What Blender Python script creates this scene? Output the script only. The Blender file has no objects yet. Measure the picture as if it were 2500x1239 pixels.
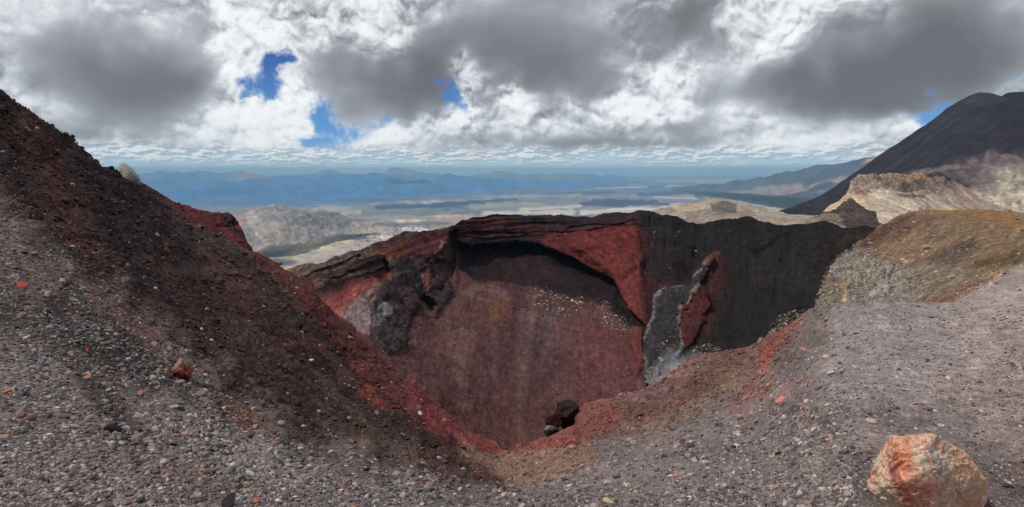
import bpy, math, random
import numpy as np
from mathutils import Vector, Matrix

SC = bpy.context.scene
COL = SC.collection
random.seed(7)
RNG = np.random.RandomState(11)

# ------------------------------------------------------------------ camera
F, UC, VH = 1400.0, 1250.0, 418.0          # focal length and horizon, in photograph pixels (2500 wide)
cam_d = bpy.data.cameras.new('camera')
cam = bpy.data.objects.new('camera', cam_d)
COL.objects.link(cam)
cam.location = (0, 0, 0)
cam.rotation_euler = (math.radians(90), 0, 0)
cam_d.sensor_fit = 'HORIZONTAL'
cam_d.sensor_width = 36.0
cam_d.lens = 36.0 * F / 2500.0
cam_d.shift_y = -(619.5 - VH) / 2500.0
cam_d.clip_start = 0.1
cam_d.clip_end = 400000.0
SC.camera = cam
SC.view_settings.view_transform = 'Standard'
SC.view_settings.look = 'None'
SC.view_settings.exposure = 0.0
SC.view_settings.gamma = 1.0
SC.cycles.volume_bounces = 0
SC.cycles.max_bounces = 4
SC.cycles.diffuse_bounces = 2
SC.cycles.use_denoising = True

# ------------------------------------------------------------------ node helper
class NB:
    """tiny expression builder for shader nodes"""
    def __init__(s, tree): s.t = tree
    def new(s, kind, **kw):
        n = s.t.nodes.new(kind)
        for k, v in kw.items(): setattr(n, k, v)
        return n
    def put(s, sock, v):
        if isinstance(v, (int, float)):
            sock.default_value = v
        elif isinstance(v, (tuple, list, np.ndarray)):
            v = tuple(float(q) for q in v)
            if sock.type == 'RGBA' and len(v) == 3: v = tuple(v) + (1,)
            sock.default_value = v
        else: s.t.links.new(v, sock)
    def m(s, op, *a, clamp=False):
        n = s.new('ShaderNodeMath', operation=op, use_clamp=clamp)
        for i, v in enumerate(a): s.put(n.inputs[i], v)
        return n.outputs[0]
    def v(s, op, *a):
        n = s.new('ShaderNodeVectorMath', operation=op)
        for i, v in enumerate(a):
            if op == 'SCALE' and i == 1: s.put(n.inputs['Scale'], v)
            else: s.put(n.inputs[i], v)
        return n.outputs['Value'] if op in ('DOT_PRODUCT', 'LENGTH', 'DISTANCE') else n.outputs['Vector']
    def sep(s, v):
        n = s.new('ShaderNodeSeparateXYZ'); s.put(n.inputs[0], v); return n.outputs
    def comb(s, x, y, z):
        n = s.new('ShaderNodeCombineXYZ')
        for i, q in enumerate((x, y, z)): s.put(n.inputs[i], q)
        return n.outputs[0]
    def noise(s, vec, scale, detail=4, rough=.5, dist=0, lac=2.0, color=False, typ='FBM'):
        n = s.new('ShaderNodeTexNoise', noise_type=typ)
        s.put(n.inputs['Vector'], vec); n.inputs['Scale'].default_value = scale
        n.inputs['Detail'].default_value = detail; n.inputs['Roughness'].default_value = rough
        n.inputs['Distortion'].default_value = dist; n.inputs['Lacunarity'].default_value = lac
        return n.outputs['Color'] if color else n.outputs[0]
    def ss(s, x, a, b, lo=0.0, hi=1.0):
        n = s.new('ShaderNodeMapRange', interpolation_type='SMOOTHSTEP')
        s.put(n.inputs[0], x)
        for i, q in enumerate((a, b, lo, hi)): s.put(n.inputs[i + 1], q)
        return n.outputs[0]
    def mix(s, f, a, b, mode='MIX'):
        n = s.new('ShaderNodeMix', data_type='RGBA', blend_type=mode)
        s.put(n.inputs[0], f); s.put(n.inputs[6], a); s.put(n.inputs[7], b)
        return n.outputs[2]
    def ramp(s, x, stops, interp='LINEAR'):
        n = s.new('ShaderNodeValToRGB'); s.put(n.inputs[0], x)
        cr = n.color_ramp; cr.interpolation = interp
        while len(cr.elements) < len(stops): cr.elements.new(0.5)
        for e, (p, c) in zip(cr.elements, stops):
            e.position = p; e.color = tuple(c) + (1,)
        return n.outputs[0]

def lin(c):
    """sRGB 0..255 -> linear"""
    c = np.asarray(c, float) / 255.0
    return np.where(c <= .04045, c / 12.92, ((c + .055) / 1.055) ** 2.4)

# ------------------------------------------------------------------ sky and sun
SUN = Vector((-0.50, -0.36, 0.80)).normalized()
sun_el = math.asin(SUN.z); sun_az = math.atan2(SUN.x, SUN.y)
sd = bpy.data.lights.new('sun', 'SUN'); sd.energy = 2.6; sd.angle = math.radians(1.5); sd.color = (1, .955, .89)
so = bpy.data.objects.new('sun', sd); COL.objects.link(so)
so.rotation_euler = SUN.to_track_quat('Z', 'Y').to_euler()

def azel(u, v):
    x, y, z = (u - UC) / F, 1.0, (VH - v) / F
    return math.atan2(x, y), math.atan2(z, math.hypot(x, y))

def build_world():
    w = bpy.data.worlds.new('World'); SC.world = w; w.use_nodes = True
    t = w.node_tree; t.nodes.clear(); b = NB(t)
    out = b.new('ShaderNodeOutputWorld'); bg = b.new('ShaderNodeBackground')
    t.links.new(bg.outputs[0], out.inputs[0])
    d = b.v('NORMALIZE', b.new('ShaderNodeTexCoord').outputs['Generated'])
    sky = b.new('ShaderNodeTexSky', sky_type='NISHITA')
    sky.sun_disc = False; sky.sun_elevation = sun_el; sky.sun_rotation = sun_az
    sky.altitude = 1800; sky.air_density = 1.0; sky.dust_density = 0.4; sky.ozone_density = 2.0
    blue = b.v('SCALE', sky.outputs[0], 0.10)
    x, y, z = b.sep(d)
    az = b.m('ARCTAN2', x, y)
    el = b.m('ARCSINE', z)
    # two levels of warp so that the cloud masses get torn, curling edges
    w1 = b.noise(d, 5.0, 3, .55, color=True)
    w2 = b.noise(d, 19.0, 5, .62, color=True)
    ws = b.v('ADD', b.v('SCALE', b.v('SUBTRACT', w1, (.5, .5, .5)), .22), b.v('SCALE', b.v('SUBTRACT', w2, (.5, .5, .5)), .10))
    elf = b.ss(el, 0.0, .16, .25, 1.0)
    ws = b.v('SCALE', ws, elf)
    P = b.v('ADD', b.comb(az, el, 0.0), ws)
    Pm = b.v('ADD', b.comb(az, el, 0.0), b.v('SCALE', b.v('ADD', b.v('SCALE', b.v('SUBTRACT', w1, (.5, .5, .5)), .20), b.v('SCALE', b.v('SUBTRACT', w2, (.5, .5, .5)), .025)), elf))
    def blob(u, v, ru, rv, src=P):
        a, e = azel(u, v)
        k = math.cos(a)
        q = b.v('MULTIPLY', b.v('SUBTRACT', src, (a, e, 0)), (F / ru / k / k * 1.0, F / rv / k, 0))
        return b.m('POWER', 2.7183, b.m('MULTIPLY', b.v('DOT_PRODUCT', q, q), -1.0))
    def total(lst, src=P):
        acc = None
        for (u, v, ru, rv, amp) in lst:
            q = b.m('MULTIPLY', blob(u, v, ru, rv, src), amp)
            acc = q if acc is None else b.m('ADD', acc, q)
        return acc
    # --- holes to the blue
    gaps = [(668, 120, 40, 75, 1.0), (600, 175, 60, 50, .8), (690, 210, 55, 30, .55), (490, 95, 22, 32, .5), (575, 210, 40, 18, .5),
            (785, 250, 55, 32, .85), (840, 300, 75, 36, 1.1), (760, 335, 90, 22, .9), (1095, 245, 42, 34, 1.0), (1160, 280, 40, 20, .8),
            (2250, 262, 80, 22, 1.0), (2330, 245, 60, 24, 1.0), (2440, 215, 70, 12, .6)]
    G = total(gaps)
    g2 = b.noise(d, 26, 8, .62)
    g3 = b.noise(b.v('MULTIPLY', d, (1, 1, 1.6)), 9, 4, .5)
    Gn = b.m('ADD', G, b.m('ADD', b.m('MULTIPLY', b.m('SUBTRACT', g2, .5), 2.3), b.m('MULTIPLY', b.m('SUBTRACT', g3, .5), .6)))
    gap = b.ss(Gn, .36, 1.10)
    # --- broad light and dark masses
    masses = [(30, 60, 60, 120, .10), (330, 180, 190, 110, -.85), (170, 90, 150, 70, -.45), (420, 240, 90, 80, -.35), (40, 230, 90, 90, .10), (130, 250, 90, 50, .22), (200, 330, 120, 50, -.12), (330, 385, 170, 26, -.40), (600, 385, 200, 14, -.15),
              (610, 20, 130, 60, .45), (540, 140, 70, 110, .42), (500, 270, 80, 50, .35), (620, 290, 130, 46, .50), (480, 345, 100, 30, .30), (640, 350, 110, 20, .25), (720, 205, 80, 30, .45), (760, 190, 50, 30, .3),
              (860, 140, 110, 80, -.35), (960, 230, 120, 64, -.85), (830, 200, 80, 60, -.35), (900, 40, 150, 60, .55), (960, 90, 60, 60, .45), (1040, 60, 60, 60, .05), (1130, 120, 120, 80, -.50), (1050, 260, 60, 50, -.3), (1370, 90, 210, 90, -.62), (1420, 165, 120, 50, -.40), (1280, 30, 120, 40, -.2),
              (1110, 305, 130, 30, .60), (900, 320, 60, 26, .55), (1000, 340, 160, 20, .2), (1135, 190, 36, 60, .45), (1180, 220, 60, 40, .2), (1290, 225, 40, 50, .65), (1330, 300, 60, 40, .3), (1230, 330, 90, 30, -.2), (1380, 350, 90, 26, -.35), (1490, 330, 60, 22, -.1), (1500, 60, 50, 60, .12), (1480, 240, 70, 40, .25),
              (1600, 150, 50, 60, .5), (1660, 200, 60, 60, .55), (1560, 250, 60, 50, .5), (1640, 300, 110, 26, -.40), (1690, 30, 70, 60, -.40), (1740, 110, 50, 60, -.15), (1860, 50, 90, 90, .75), (1860, 150, 60, 50, .30), (1740, 180, 60, 50, -.35),
              (1900, 235, 150, 45, -.65), (2030, 210, 200, 60, -.65), (2170, 160, 200, 100, -.65), (2400, 60, 220, 110, -.60), (2350, 150, 160, 60, -.5), (2020, 40, 80, 60, .05), (2100, 262, 150, 30, -.55), (2150, 30, 200, 40, .15),
              (1900, 318, 130, 18, .15), (2200, 292, 70, 18, .75), (2265, 272, 44, 16, .7), (2130, 318, 110, 18, .35), (1760, 345, 120, 14, -.2), (1500, 350, 200, 16, -.2), (1850, 362, 200, 14, .25), (2030, 350, 80, 14, .3)]
    B = total(masses, Pm)
    soft = b.noise(b.v('MULTIPLY', d, (1, 1, 1.5)), 3.2, 3, .45)
    mid = b.noise(b.v('ADD', b.v('MULTIPLY', d, (1, 1, 1.7)), b.v('SCALE', ws, .6)), 8, 6, .52)
    # cauliflower relief: smooth cells lit from above and slightly from the left
    def puff(off, sc):
        q = b.v('ADD', b.v('MULTIPLY', b.v('ADD', d, b.v('SCALE', ws, .45)), (1, 1, 1.25)), off)
        v1 = b.new('ShaderNodeTexVoronoi', feature='F1', normalize=True)
        b.put(v1.inputs['Vector'], q); v1.inputs['Scale'].default_value = sc; v1.inputs['Detail'].default_value = 2.5
        v1.inputs['Roughness'].default_value = .5; v1.inputs['Lacunarity'].default_value = 2.4
        return v1.outputs['Distance']
    pa = puff((0, 0, 0), 14); pb = puff((-.005, 0, .012), 14)
    relief = b.m('SUBTRACT', pb, pa)
    crisp = b.ss(b.m('ADD', B, b.m('MULTIPLY', b.m('SUBTRACT', mid, .5), .3)), -.50, .32, .04, 1.0)
    nearh = b.ss(el, .015, .10, .45, 1.0)
    L = b.m('ADD', .455, b.m('MULTIPLY', B, .43))
    L = b.m('ADD', L, b.m('MULTIPLY', b.m('SUBTRACT', soft, .5), .95))
    L = b.m('ADD', L, b.m('MULTIPLY', b.m('MULTIPLY', b.m('SUBTRACT', mid, .5), crisp), .95))
    L = b.m('ADD', L, b.m('MULTIPLY', b.m('MULTIPLY', b.m('SUBTRACT', .42, pa), crisp), .45))
    L = b.m('ADD', L, b.m('MULTIPLY', b.m('MULTIPLY', relief, crisp), b.m('MULTIPLY', nearh, 2.3)))
    # bright rims where a cloud thins out towards a hole
    rim = b.m('MULTIPLY', b.ss(Gn, .12, .42), b.ss(B, -.5, .0, .0, .16))
    L = b.m('ADD', L, rim)
    cloud = b.ramp(L, [(0.0, lin((108, 108, 113))), (.15, lin((122, 122, 127))), (.30, lin((146, 148, 153))), (.46, lin((184, 188, 194))), (.62, lin((220, 224, 229))), (.78, lin((243, 246, 248))), (1.0, lin((254, 254, 254)))])
    # --- rows of small flat clouds running to the horizon
    zz = b.m('ADD', b.m('MAXIMUM', z, 0.0), .020)
    pl = b.comb(b.m('MULTIPLY', az, 46.0), b.m('MULTIPLY', b.m('LOGARITHM', zz, 2.7183), 7.0), b.m('MULTIPLY', az, 9.0))
    r1 = b.noise(pl, .8, 5, .6); r2 = b.noise(pl, 2.0, 5, .65)
    rr = b.m('ADD', b.m('ADD', b.m('MULTIPLY', r1, .6), b.m('MULTIPLY', r2, .4)), b.m('MULTIPLY', b.m('SUBTRACT', b.noise(pl, .16, 2, .5), .5), .34))
    rmask = b.ss(b.m('ADD', rr, b.ss(el, .0, .05, -.03, .12)), .38, .60)
    rshade = b.ss(b.m('ADD', rr, b.m('MULTIPLY', b.m('SUBTRACT', b.noise(b.v('ADD', pl, (-.15, .4, 0)), .8, 5, .55), r1), -1.6)), .38, .62)
    rcol = b.ramp(rshade, [(0, lin((172, 183, 194))), (.5, lin((190, 200, 208))), (1, lin((244, 246, 246)))])
    band_sky = b.ramp(b.ss(el, 0.0, .075), [(0, lin((196, 226, 238))), (.35, lin((184, 218, 234))), (1, lin((120, 174, 218)))])
    bandc = b.mix(rmask, band_sky, rcol)
    fade_h = b.ss(el, .0, .018, .55, 1.0)
    bandc = b.mix(fade_h, band_sky, bandc)
    edge = b.noise(b.comb(b.m('MULTIPLY', az, 3.0), el, 0.0), 6, 4, .6)
    inband = b.ss(b.m('ADD', el, b.m('MULTIPLY', b.m('SUBTRACT', edge, .5), .05)), .026, .050)
    blue_t = b.mix(1.0, b.mix(b.ss(el, .03, .22), lin((62, 146, 220)), lin((18, 66, 158))), (1, 1, 1), 'MULTIPLY')
    blue2 = b.mix(.8, blue, blue_t)
    main = b.mix(gap, cloud, blue2)
    # below ~3 degrees the band takes over
    col = b.mix(inband, bandc, main)
    # the half of the sky behind the camera: plain broken cloud
    back = b.mix(b.ss(b.noise(d, 3.5, 5, .6), .42, .62), blue, lin((205, 208, 212)))
    col = b.mix(b.ss(y, -.15, .12), back, col)
    # under the horizon
    col = b.mix(b.ss(z, -.02, 0.0), lin((110, 125, 140)), col)
    b.put(bg.inputs[0], col); bg.inputs[1].default_value = 1.0
    w.cycles.sampling_method = 'MANUAL'; w.cycles.sample_map_resolution = 512
build_world()

# ------------------------------------------------------------------ numeric noise
_perm = np.random.RandomState(5).permutation(256).astype(np.int64)
_perm = np.concatenate([_perm, _perm])
_g = np.random.RandomState(6).normal(size=(256, 3)); _g /= np.linalg.norm(_g, axis=1)[:, None]
def nz(p, seed=0):
    p = p + seed * 17.31
    i = np.floor(p).astype(np.int64); f = p - i
    w = f * f * f * (f * (f * 6 - 15) + 10)
    i &= 255
    r = 0
    for dx in (0, 1):
        wx = w[:, 0] if dx else 1 - w[:, 0]
        hx = _perm[(i[:, 0] + dx) & 255]
        for dy in (0, 1):
            wy = w[:, 1] if dy else 1 - w[:, 1]
            hy = _perm[(hx + i[:, 1] + dy) & 255]
            for dz in (0, 1):
                wz = w[:, 2] if dz else 1 - w[:, 2]
                h = _perm[(hy + i[:, 2] + dz) & 255]
                gg = _g[h]
                r = r + wx * wy * wz * (gg[:, 0] * (f[:, 0] - dx) + gg[:, 1] * (f[:, 1] - dy) + gg[:, 2] * (f[:, 2] - dz))
    return r * 1.9
def fbm(p, oct=4, seed=0, gain=.5, ridge=False):
    r, a, s = 0, 1.0, 0
    for o in range(oct):
        n = nz(p * (2.03 ** o), seed + o)
        r = r + a * ((1 - 2 * np.abs(n)) if ridge else n); s += a; a *= gain
    return r / s
def sstep(x, a, b):
    t = np.clip((x - a) / (b - a), 0, 1); return t * t * (3 - 2 * t)
def uvn(u, v, su, sv, oct=4, seed=0, rot=0.0, ridge=False):
    c, s = math.cos(rot), math.sin(rot)
    a = (u * c + v * s) / su; b = (-u * s + v * c) / sv
    return fbm(np.stack([a, b, np.full_like(a, seed * 3.7)], 1), oct, seed, ridge=ridge)

def tps(ctrl):
    c = np.array(ctrl, float); X = c[:, :2] / 500.0; y = np.log(c[:, 2]); n = len(X)
    r2 = ((X[:, None] - X[None]) ** 2).sum(-1)
    K = .5 * r2 * np.log(r2 + 1e-12); K[np.diag_indices(n)] += 0.004
    Pm = np.concatenate([np.ones((n, 1)), X], 1)
    A = np.zeros((n + 3, n + 3)); A[:n, :n] = K; A[:n, n:] = Pm; A[n:, :n] = Pm.T
    w = np.linalg.solve(A, np.concatenate([y, np.zeros(3)]))
    def f(u, v):
        q = np.stack([u, v], 1) / 500.0; r = w[n] + q @ w[n + 1:]
        for k in range(n):
            d2 = ((q - X[k]) ** 2).sum(1); r = r + w[k] * .5 * d2 * np.log(d2 + 1e-12)
        return np.exp(r)
    return f

def sdist(u, v, poly):
    """signed distance to polygon, + inside"""
    P = np.array(poly, float); n = len(P)
    d = np.full(u.shape, 1e9); ins = np.zeros(u.shape, bool)
    for k in range(n):
        a = P[k]; b = P[(k + 1) % n]; ab = b - a
        t = np.clip(((u - a[0]) * ab[0] + (v - a[1]) * ab[1]) / (ab @ ab + 1e-9), 0, 1)
        d = np.minimum(d, np.hypot(u - a[0] - t * ab[0], v - a[1] - t * ab[1]))
        c = ((a[1] > v) != (b[1] > v))
        with np.errstate(divide='ignore', invalid='ignore'):
            xx = (b[0] - a[0]) * (v - a[1]) / (b[1] - a[1] + 1e-12) + a[0]
        ins ^= c & (u < xx)
    return np.where(ins, d, -d)
def inpoly0(u, v, poly, soft=20): return sstep(sdist(u, v, poly), -soft / 2, soft / 2)
def pdist(u, v, pts):
    P = np.array(pts, float); d = np.full(u.shape, 1e9)
    for a, b in zip(P[:-1], P[1:]):
        ab = b - a
        t = np.clip(((u - a[0]) * ab[0] + (v - a[1]) * ab[1]) / (ab @ ab + 1e-9), 0, 1)
        d = np.minimum(d, np.hypot(u - a[0] - t * ab[0], v - a[1] - t * ab[1]))
    return d

def smooth_curve(pts, us, k):
    P = np.array(pts, float); v = np.interp(us, P[:, 0], P[:, 1])
    if k < 1: return v
    du = us[1] - us[0]; n = max(1, int(k / du)); 
    ker = np.exp(-.5 * (np.arange(-3 * n, 3 * n + 1) / n) ** 2); ker /= ker.sum()
    return np.convolve(np.pad(v, 3 * n, mode='edge'), ker, 'valid')

def add_mesh(name, verts, faces, mat, cols=None, smooth=True, parent=None):
    me = bpy.data.meshes.new(name)
    verts = np.ascontiguousarray(verts, np.float32); nf = len(faces)
    faces = np.asarray(faces, np.int32); k = faces.shape[1]
    me.vertices.add(len(verts)); me.vertices.foreach_set('co', verts.ravel())
    me.loops.add(nf * k); me.loops.foreach_set('vertex_index', faces.ravel())
    me.polygons.add(nf); me.polygons.foreach_set('loop_start', np.arange(0, nf * k, k, dtype=np.int32))
    me.polygons.foreach_set('use_smooth', np.full(nf, smooth))
    if cols is not None:
        at = me.color_attributes.new('Col', 'FLOAT_COLOR', 'POINT')
        c = np.ones((len(verts), 4), np.float32); c[:, :3] = cols
        at.data.foreach_set('color', c.ravel())
    me.materials.append(mat); me.update(); me.validate()
    o = bpy.data.objects.new(name, me); COL.objects.link(o)
    if parent: o.parent = parent
    return o
def tag(o, label=None, cat=None, group=None, kind=None):
    if label: o['label'] = label
    if cat: o['category'] = cat
    if group: o['group'] = group
    if kind: o['kind'] = kind
    return o

def ground_mat(name, scales, var=.35, bump=.5, bdist=.05, rough=.95, obj_color=False, fac=1.0, spec=.06):
    """stored mineral colour x several octaves of world-space grain, with bump"""
    m = bpy.data.materials.new(name); m.use_nodes = True
    t = m.node_tree; t.nodes.clear(); b = NB(t)
    out = b.new('ShaderNodeOutputMaterial'); bs = b.new('ShaderNodeBsdfPrincipled')
    t.links.new(bs.outputs[0], out.inputs[0])
    co = b.new('ShaderNodeTexCoord').outputs['Object']
    if obj_color: base = b.new('ShaderNodeObjectInfo').outputs['Color']
    else: base = b.new('ShaderNodeAttribute', attribute_name='Col').outputs['Color']
    acc = None; h = None
    for i, sc in enumerate(scales):
        n = b.noise(co, sc, 5, .65)
        q = b.m('SUBTRACT', n, .5)
        acc = q if acc is None else b.m('ADD', acc, q)
        hh = b.m('DIVIDE', n, sc)
        h = hh if h is None else b.m('ADD', h, hh)
    f = b.m('POWER', 2.0, b.m('MULTIPLY', acc, var * 6.0))
    c = b.v('SCALE', b.v('SCALE', base, f), fac)
    b.put(bs.inputs['Base Color'], c)
    bs.inputs['Roughness'].default_value = rough
    bs.inputs['Specular IOR Level'].default_value = spec
    if bump:
        bn = b.new('ShaderNodeBump'); bn.inputs['Strength'].default_value = bump; bn.inputs['Distance'].default_value = bdist
        b.put(bn.inputs['Height'], b.m('MULTIPLY', h, scales[0])); t.links.new(bn.outputs[0], bs.inputs['Normal'])
    return m

# ------------------------------------------------------------------ terrain sheets
H = 900.0; VP = 412.0                      # height above the far plain and its horizon row
class Sheet:
    def __init__(s, name, top, bot, nu, nv, ctrl=None, depth=None, tsm=5, bsm=20, tp=1.0, skirt=10, sk=.3, u0=None, u1=None, foot=False):
        s.name = name
        u0 = top[0][0] if u0 is None else u0; u1 = top[-1][0] if u1 is None else u1
        us = np.linspace(u0, u1, nu); tv = smooth_curve(top, us, tsm); bv = smooth_curve(bot, us, bsm)
        s.nu, s.nv, s.skirt = nu, nv, skirt
        t = np.linspace(0, 1, nv) ** tp
        U = np.repeat(us[None], nv, 0); V = tv[None] + (bv - tv)[None] * t[:, None]
        s.U, s.V = U.ravel(), V.ravel()
        s.du = us[1] - us[0]
        s.D = tps(ctrl)(s.U, s.V) if ctrl is not None else depth(s.U, s.V)
        if foot:                                   # the foot of a range runs out onto the plain
            T = np.repeat(t[:, None], nu, 1).ravel(); a = sstep(T, .70, .97)
            pdp = F * H / np.maximum(s.V - VP, 1.0) * 1.012
            s.D = np.exp(np.log(s.D) * (1 - a) + np.log(pdp) * a); s.T = T
        s.sk = sk
        s.col = None; s.cols = None; s.rough = np.ones_like(s.U); s.cuts = []
        s.ldisp = np.zeros_like(s.U)
    # relief, in log depth: negative = nearer
    def push(s, poly, soft, amt, warp=0, ws=30, seed=0):
        d = sdist(s.U, s.V, poly)
        if warp: d = d + warp * uvn(s.U, s.V, ws, ws, 4, seed)
        s.ldisp += amt * sstep(d, -soft / 2, soft / 2)
    def ledge(s, line, amt, fade, soft=3, warp=3, ws=25, seed=0, ends=25):
        """recess just below a line that decays downwards"""
        P = np.array(line, float)
        lv = np.interp(s.U, P[:, 0], P[:, 1]) + warp * uvn(s.U, s.V * 0, ws, ws, 3, seed)
        dv = s.V - lv
        e = sstep(s.U, P[0, 0] - ends, P[0, 0] + ends) * (1 - sstep(s.U, P[-1, 0] - ends, P[-1, 0] + ends))
        s.ldisp += amt * e * sstep(dv, 0, soft) * np.exp(-np.maximum(dv, 0) / fade)
    def base(s, c): s.cols = np.tile(lin(c), (len(s.U), 1))
    def paint(s, poly, c, soft=12, warp=8, ws=30, op=1.0, seed=1, mott=0.0, ms=25, rot=0, stretch=1.0):
        P = np.array(poly, float); m = soft + warp * 2 + 5
        sel = np.where((s.U > P[:, 0].min() - m) & (s.U < P[:, 0].max() + m) & (s.V > P[:, 1].min() - m) & (s.V < P[:, 1].max() + m))[0]
        if not len(sel): return
        u, v = s.U[sel], s.V[sel]
        d = sdist(u, v, poly)
        if warp: d = d + warp * uvn(u, v, ws * stretch, ws, 4, seed, rot)
        a = sstep(d, -soft / 2, soft / 2) * op
        if mott: a = a * np.clip(1 - mott + 1.6 * mott * (uvn(u, v, ms * stretch, ms, 4, seed + 5, rot) + .25), 0, 1)
        s.cols[sel] = s.cols[sel] * (1 - a[:, None]) + lin(c) * a[:, None]
    def stroke(s, line, c, w, soft=6, warp=4, ws=20, op=1.0, seed=1):
        P = np.array(line, float); m = w + soft + warp * 2 + 5
        sel = np.where((s.U > P[:, 0].min() - m) & (s.U < P[:, 0].max() + m) & (s.V > P[:, 1].min() - m) & (s.V < P[:, 1].max() + m))[0]
        if not len(sel): return
        u, v = s.U[sel], s.V[sel]
        d = w - pdist(u, v, line) + warp * uvn(u, v, ws, ws, 4, seed)
        a = sstep(d, -soft / 2, soft / 2) * op
        s.cols[sel] = s.cols[sel] * (1 - a[:, None]) + lin(c) * a[:, None]
    def vary(s, amt, su, sv, oct=4, seed=3, rot=0.0, mask=None, tint=None, ridge=False):
        n = uvn(s.U, s.V, su, sv, oct, seed, rot, ridge)
        if mask is not None: n = n * mask
        f = np.exp2(n * amt)[:, None]
        if tint is not None:
            a = np.clip(n * amt, 0, 1)[:, None]; s.cols = s.cols * (1 - a) + lin(tint) * a
        else: s.cols = s.cols * f
    def setrough(s, poly, val, soft=40):
        a = sstep(sdist(s.U, s.V, poly), -soft / 2, soft / 2); s.rough = s.rough * (1 - a) + val * a
    def finish(s, lam0, lam1, amp, H=.9, nyq=2.2, seed=0, capd=.12, ridge=0.0):
        D = s.D * np.exp(s.ldisp)
        X = np.stack([(s.U - UC) / F * D, D, (VH - s.V) / F * D], 1)
        nu, nv, k = s.nu, s.nv, s.skirt
        cols = s.cols; rough = s.rough; Df = D
        if k:
            top = X[:nu]; h = np.hypot(top[:, 0], top[:, 1])[:, None]; o = top[:, :2] / h
            rows = []
            for i in range(k, 0, -1):
                q = (i / k) ** 1.6; r = top.copy()
                r[:, :2] += o * h * s.sk * q; r[:, 2] -= h[:, 0] * s.sk * q ** 1.5 * .8
                # keep it under the sight line of the crest
                rows.append(r)
            X = np.concatenate(rows + [X]); cols = np.concatenate([np.tile(cols[:nu], (k, 1)), cols])
            rough = np.concatenate([np.tile(rough[:nu], k), rough]); Df = np.concatenate([np.tile(D[:nu], k), D])
        R = nv + k
        G = X.reshape(R, nu, 3)
        def normals(G):
            gu = np.gradient(G, axis=1); gv = np.gradient(G, axis=0)
            n = np.cross(gv, gu); n /= np.linalg.norm(n, axis=2)[..., None] + 1e-12
            view = G / (np.linalg.norm(G, axis=2)[..., None] + 1e-9)
            return n
        N = normals(G)
        if (N[k + 1:] * G[k + 1:]).sum() > 0: N = -N
        # smooth normals a little so that relief does not fold over itself
        for _ in range(4):
            N[1:-1, 1:-1] = (N[1:-1, 1:-1] * 2 + N[:-2, 1:-1] + N[2:, 1:-1] + N[1:-1, :-2] + N[1:-1, 2:]) / 6
        N /= np.linalg.norm(N, axis=2)[..., None] + 1e-12
        N = N.reshape(-1, 3)
        sp = Df * s.du / F
        lam = lam0; o = 0; disp = np.zeros(len(X))
        while lam > lam1:
            wgt = sstep(lam / sp, nyq * .7, nyq * 2.0) * (1 - sstep(lam / Df, capd, capd * 2.5))
            sel = np.where(wgt > .01)[0]
            if len(sel):
                n = nz(X[sel] / lam, seed + o)
                if ridge: n = n * (1 - ridge) + ridge * (.55 - 1.6 * np.abs(nz(X[sel] / lam, seed + o + 50)))
                disp[sel] += wgt[sel] * n * amp * lam * (lam0 / lam) ** (1 - H) * rough[sel]
            lam /= 1.9; o += 1
        X = X + N * disp[:, None]
        s.X, s.N, s.colf, s.Df = X, N, cols, Df
        s.off = k * nu
        return s
    def build(s, mat, kcol=1.0, pieces=()):
        nu, R = s.nu, s.nv + s.skirt
        idx = np.arange(nu * R).reshape(R, nu)
        f = np.stack([idx[:-1, :-1], idx[1:, :-1], idx[1:, 1:], idx[:-1, 1:]], -1).reshape(-1, 4)
        cols = s.colf * kcol
        Uf = np.concatenate([np.tile(s.U[:nu], s.skirt), s.U]); Vf = np.concatenate([np.full(s.off, -1e5), s.V])
        fu, fv = Uf[f].mean(1), Vf[f].mean(1)
        left = np.ones(len(f), bool)
        objs = []
        for nm, poly, pm in pieces:
            ins = left & (sdist(fu, fv, poly) + 5 * uvn(fu, fv, 14, 14, 3, 9) > 0)
            left &= ~ins
            objs.append(s._emit(nm, f[ins], cols, pm or mat))
        s.obj = s._emit(s.name, f[left], cols, mat)
        return objs
    def _emit(s, nm, f, cols, mat):
        used = np.unique(f); remap = np.full(len(s.X), -1, np.int64); remap[used] = np.arange(len(used))
        return add_mesh(nm, s.X[used], remap[f], mat, cols[used])
    def at(s, u, v):
        """surface point, normal and depth at a place of the sheet"""
        k = s.off + np.argmin((s.U - u) ** 2 + (s.V - v) ** 2)
        return s.X[k], s.N[k], s.Df[k]

# ------------------------------------------------------------------ materials
M_near = ground_mat('scoria_gravel', (3, 16, 70, 220), var=.34, bump=1.0, bdist=.08)
M_wall = ground_mat('crater_rock', (.12, .6, 3), var=.24, bump=.9, bdist=.9)
M_mound = ground_mat('ash_slope', (.2, 1.0, 4), var=.42, bump=.9, bdist=.5)
M_mid = ground_mat('old_lava', (.012, .05, .2), var=.42, bump=.9, bdist=6)
M_far = ground_mat('far_country', (.0008, .004, .02), var=.22, bump=.5, bdist=30)
M_stone = ground_mat('loose_stone', (14, 60), var=.30, bump=.5, bdist=.01)
M_tint = ground_mat('tinted_stone', (9, 40, 140), var=.32, bump=.7, bdist=.012, obj_color=True)
M_dyke = ground_mat('dyke_rock', (.25, 1, 4), var=.5, bump=1.0, bdist=.9)

K_NEAR = 1.12; K_WALL = .92; K_MOUND = 1.25; K_MID = 1.15; K_FAR = 1.08

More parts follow.
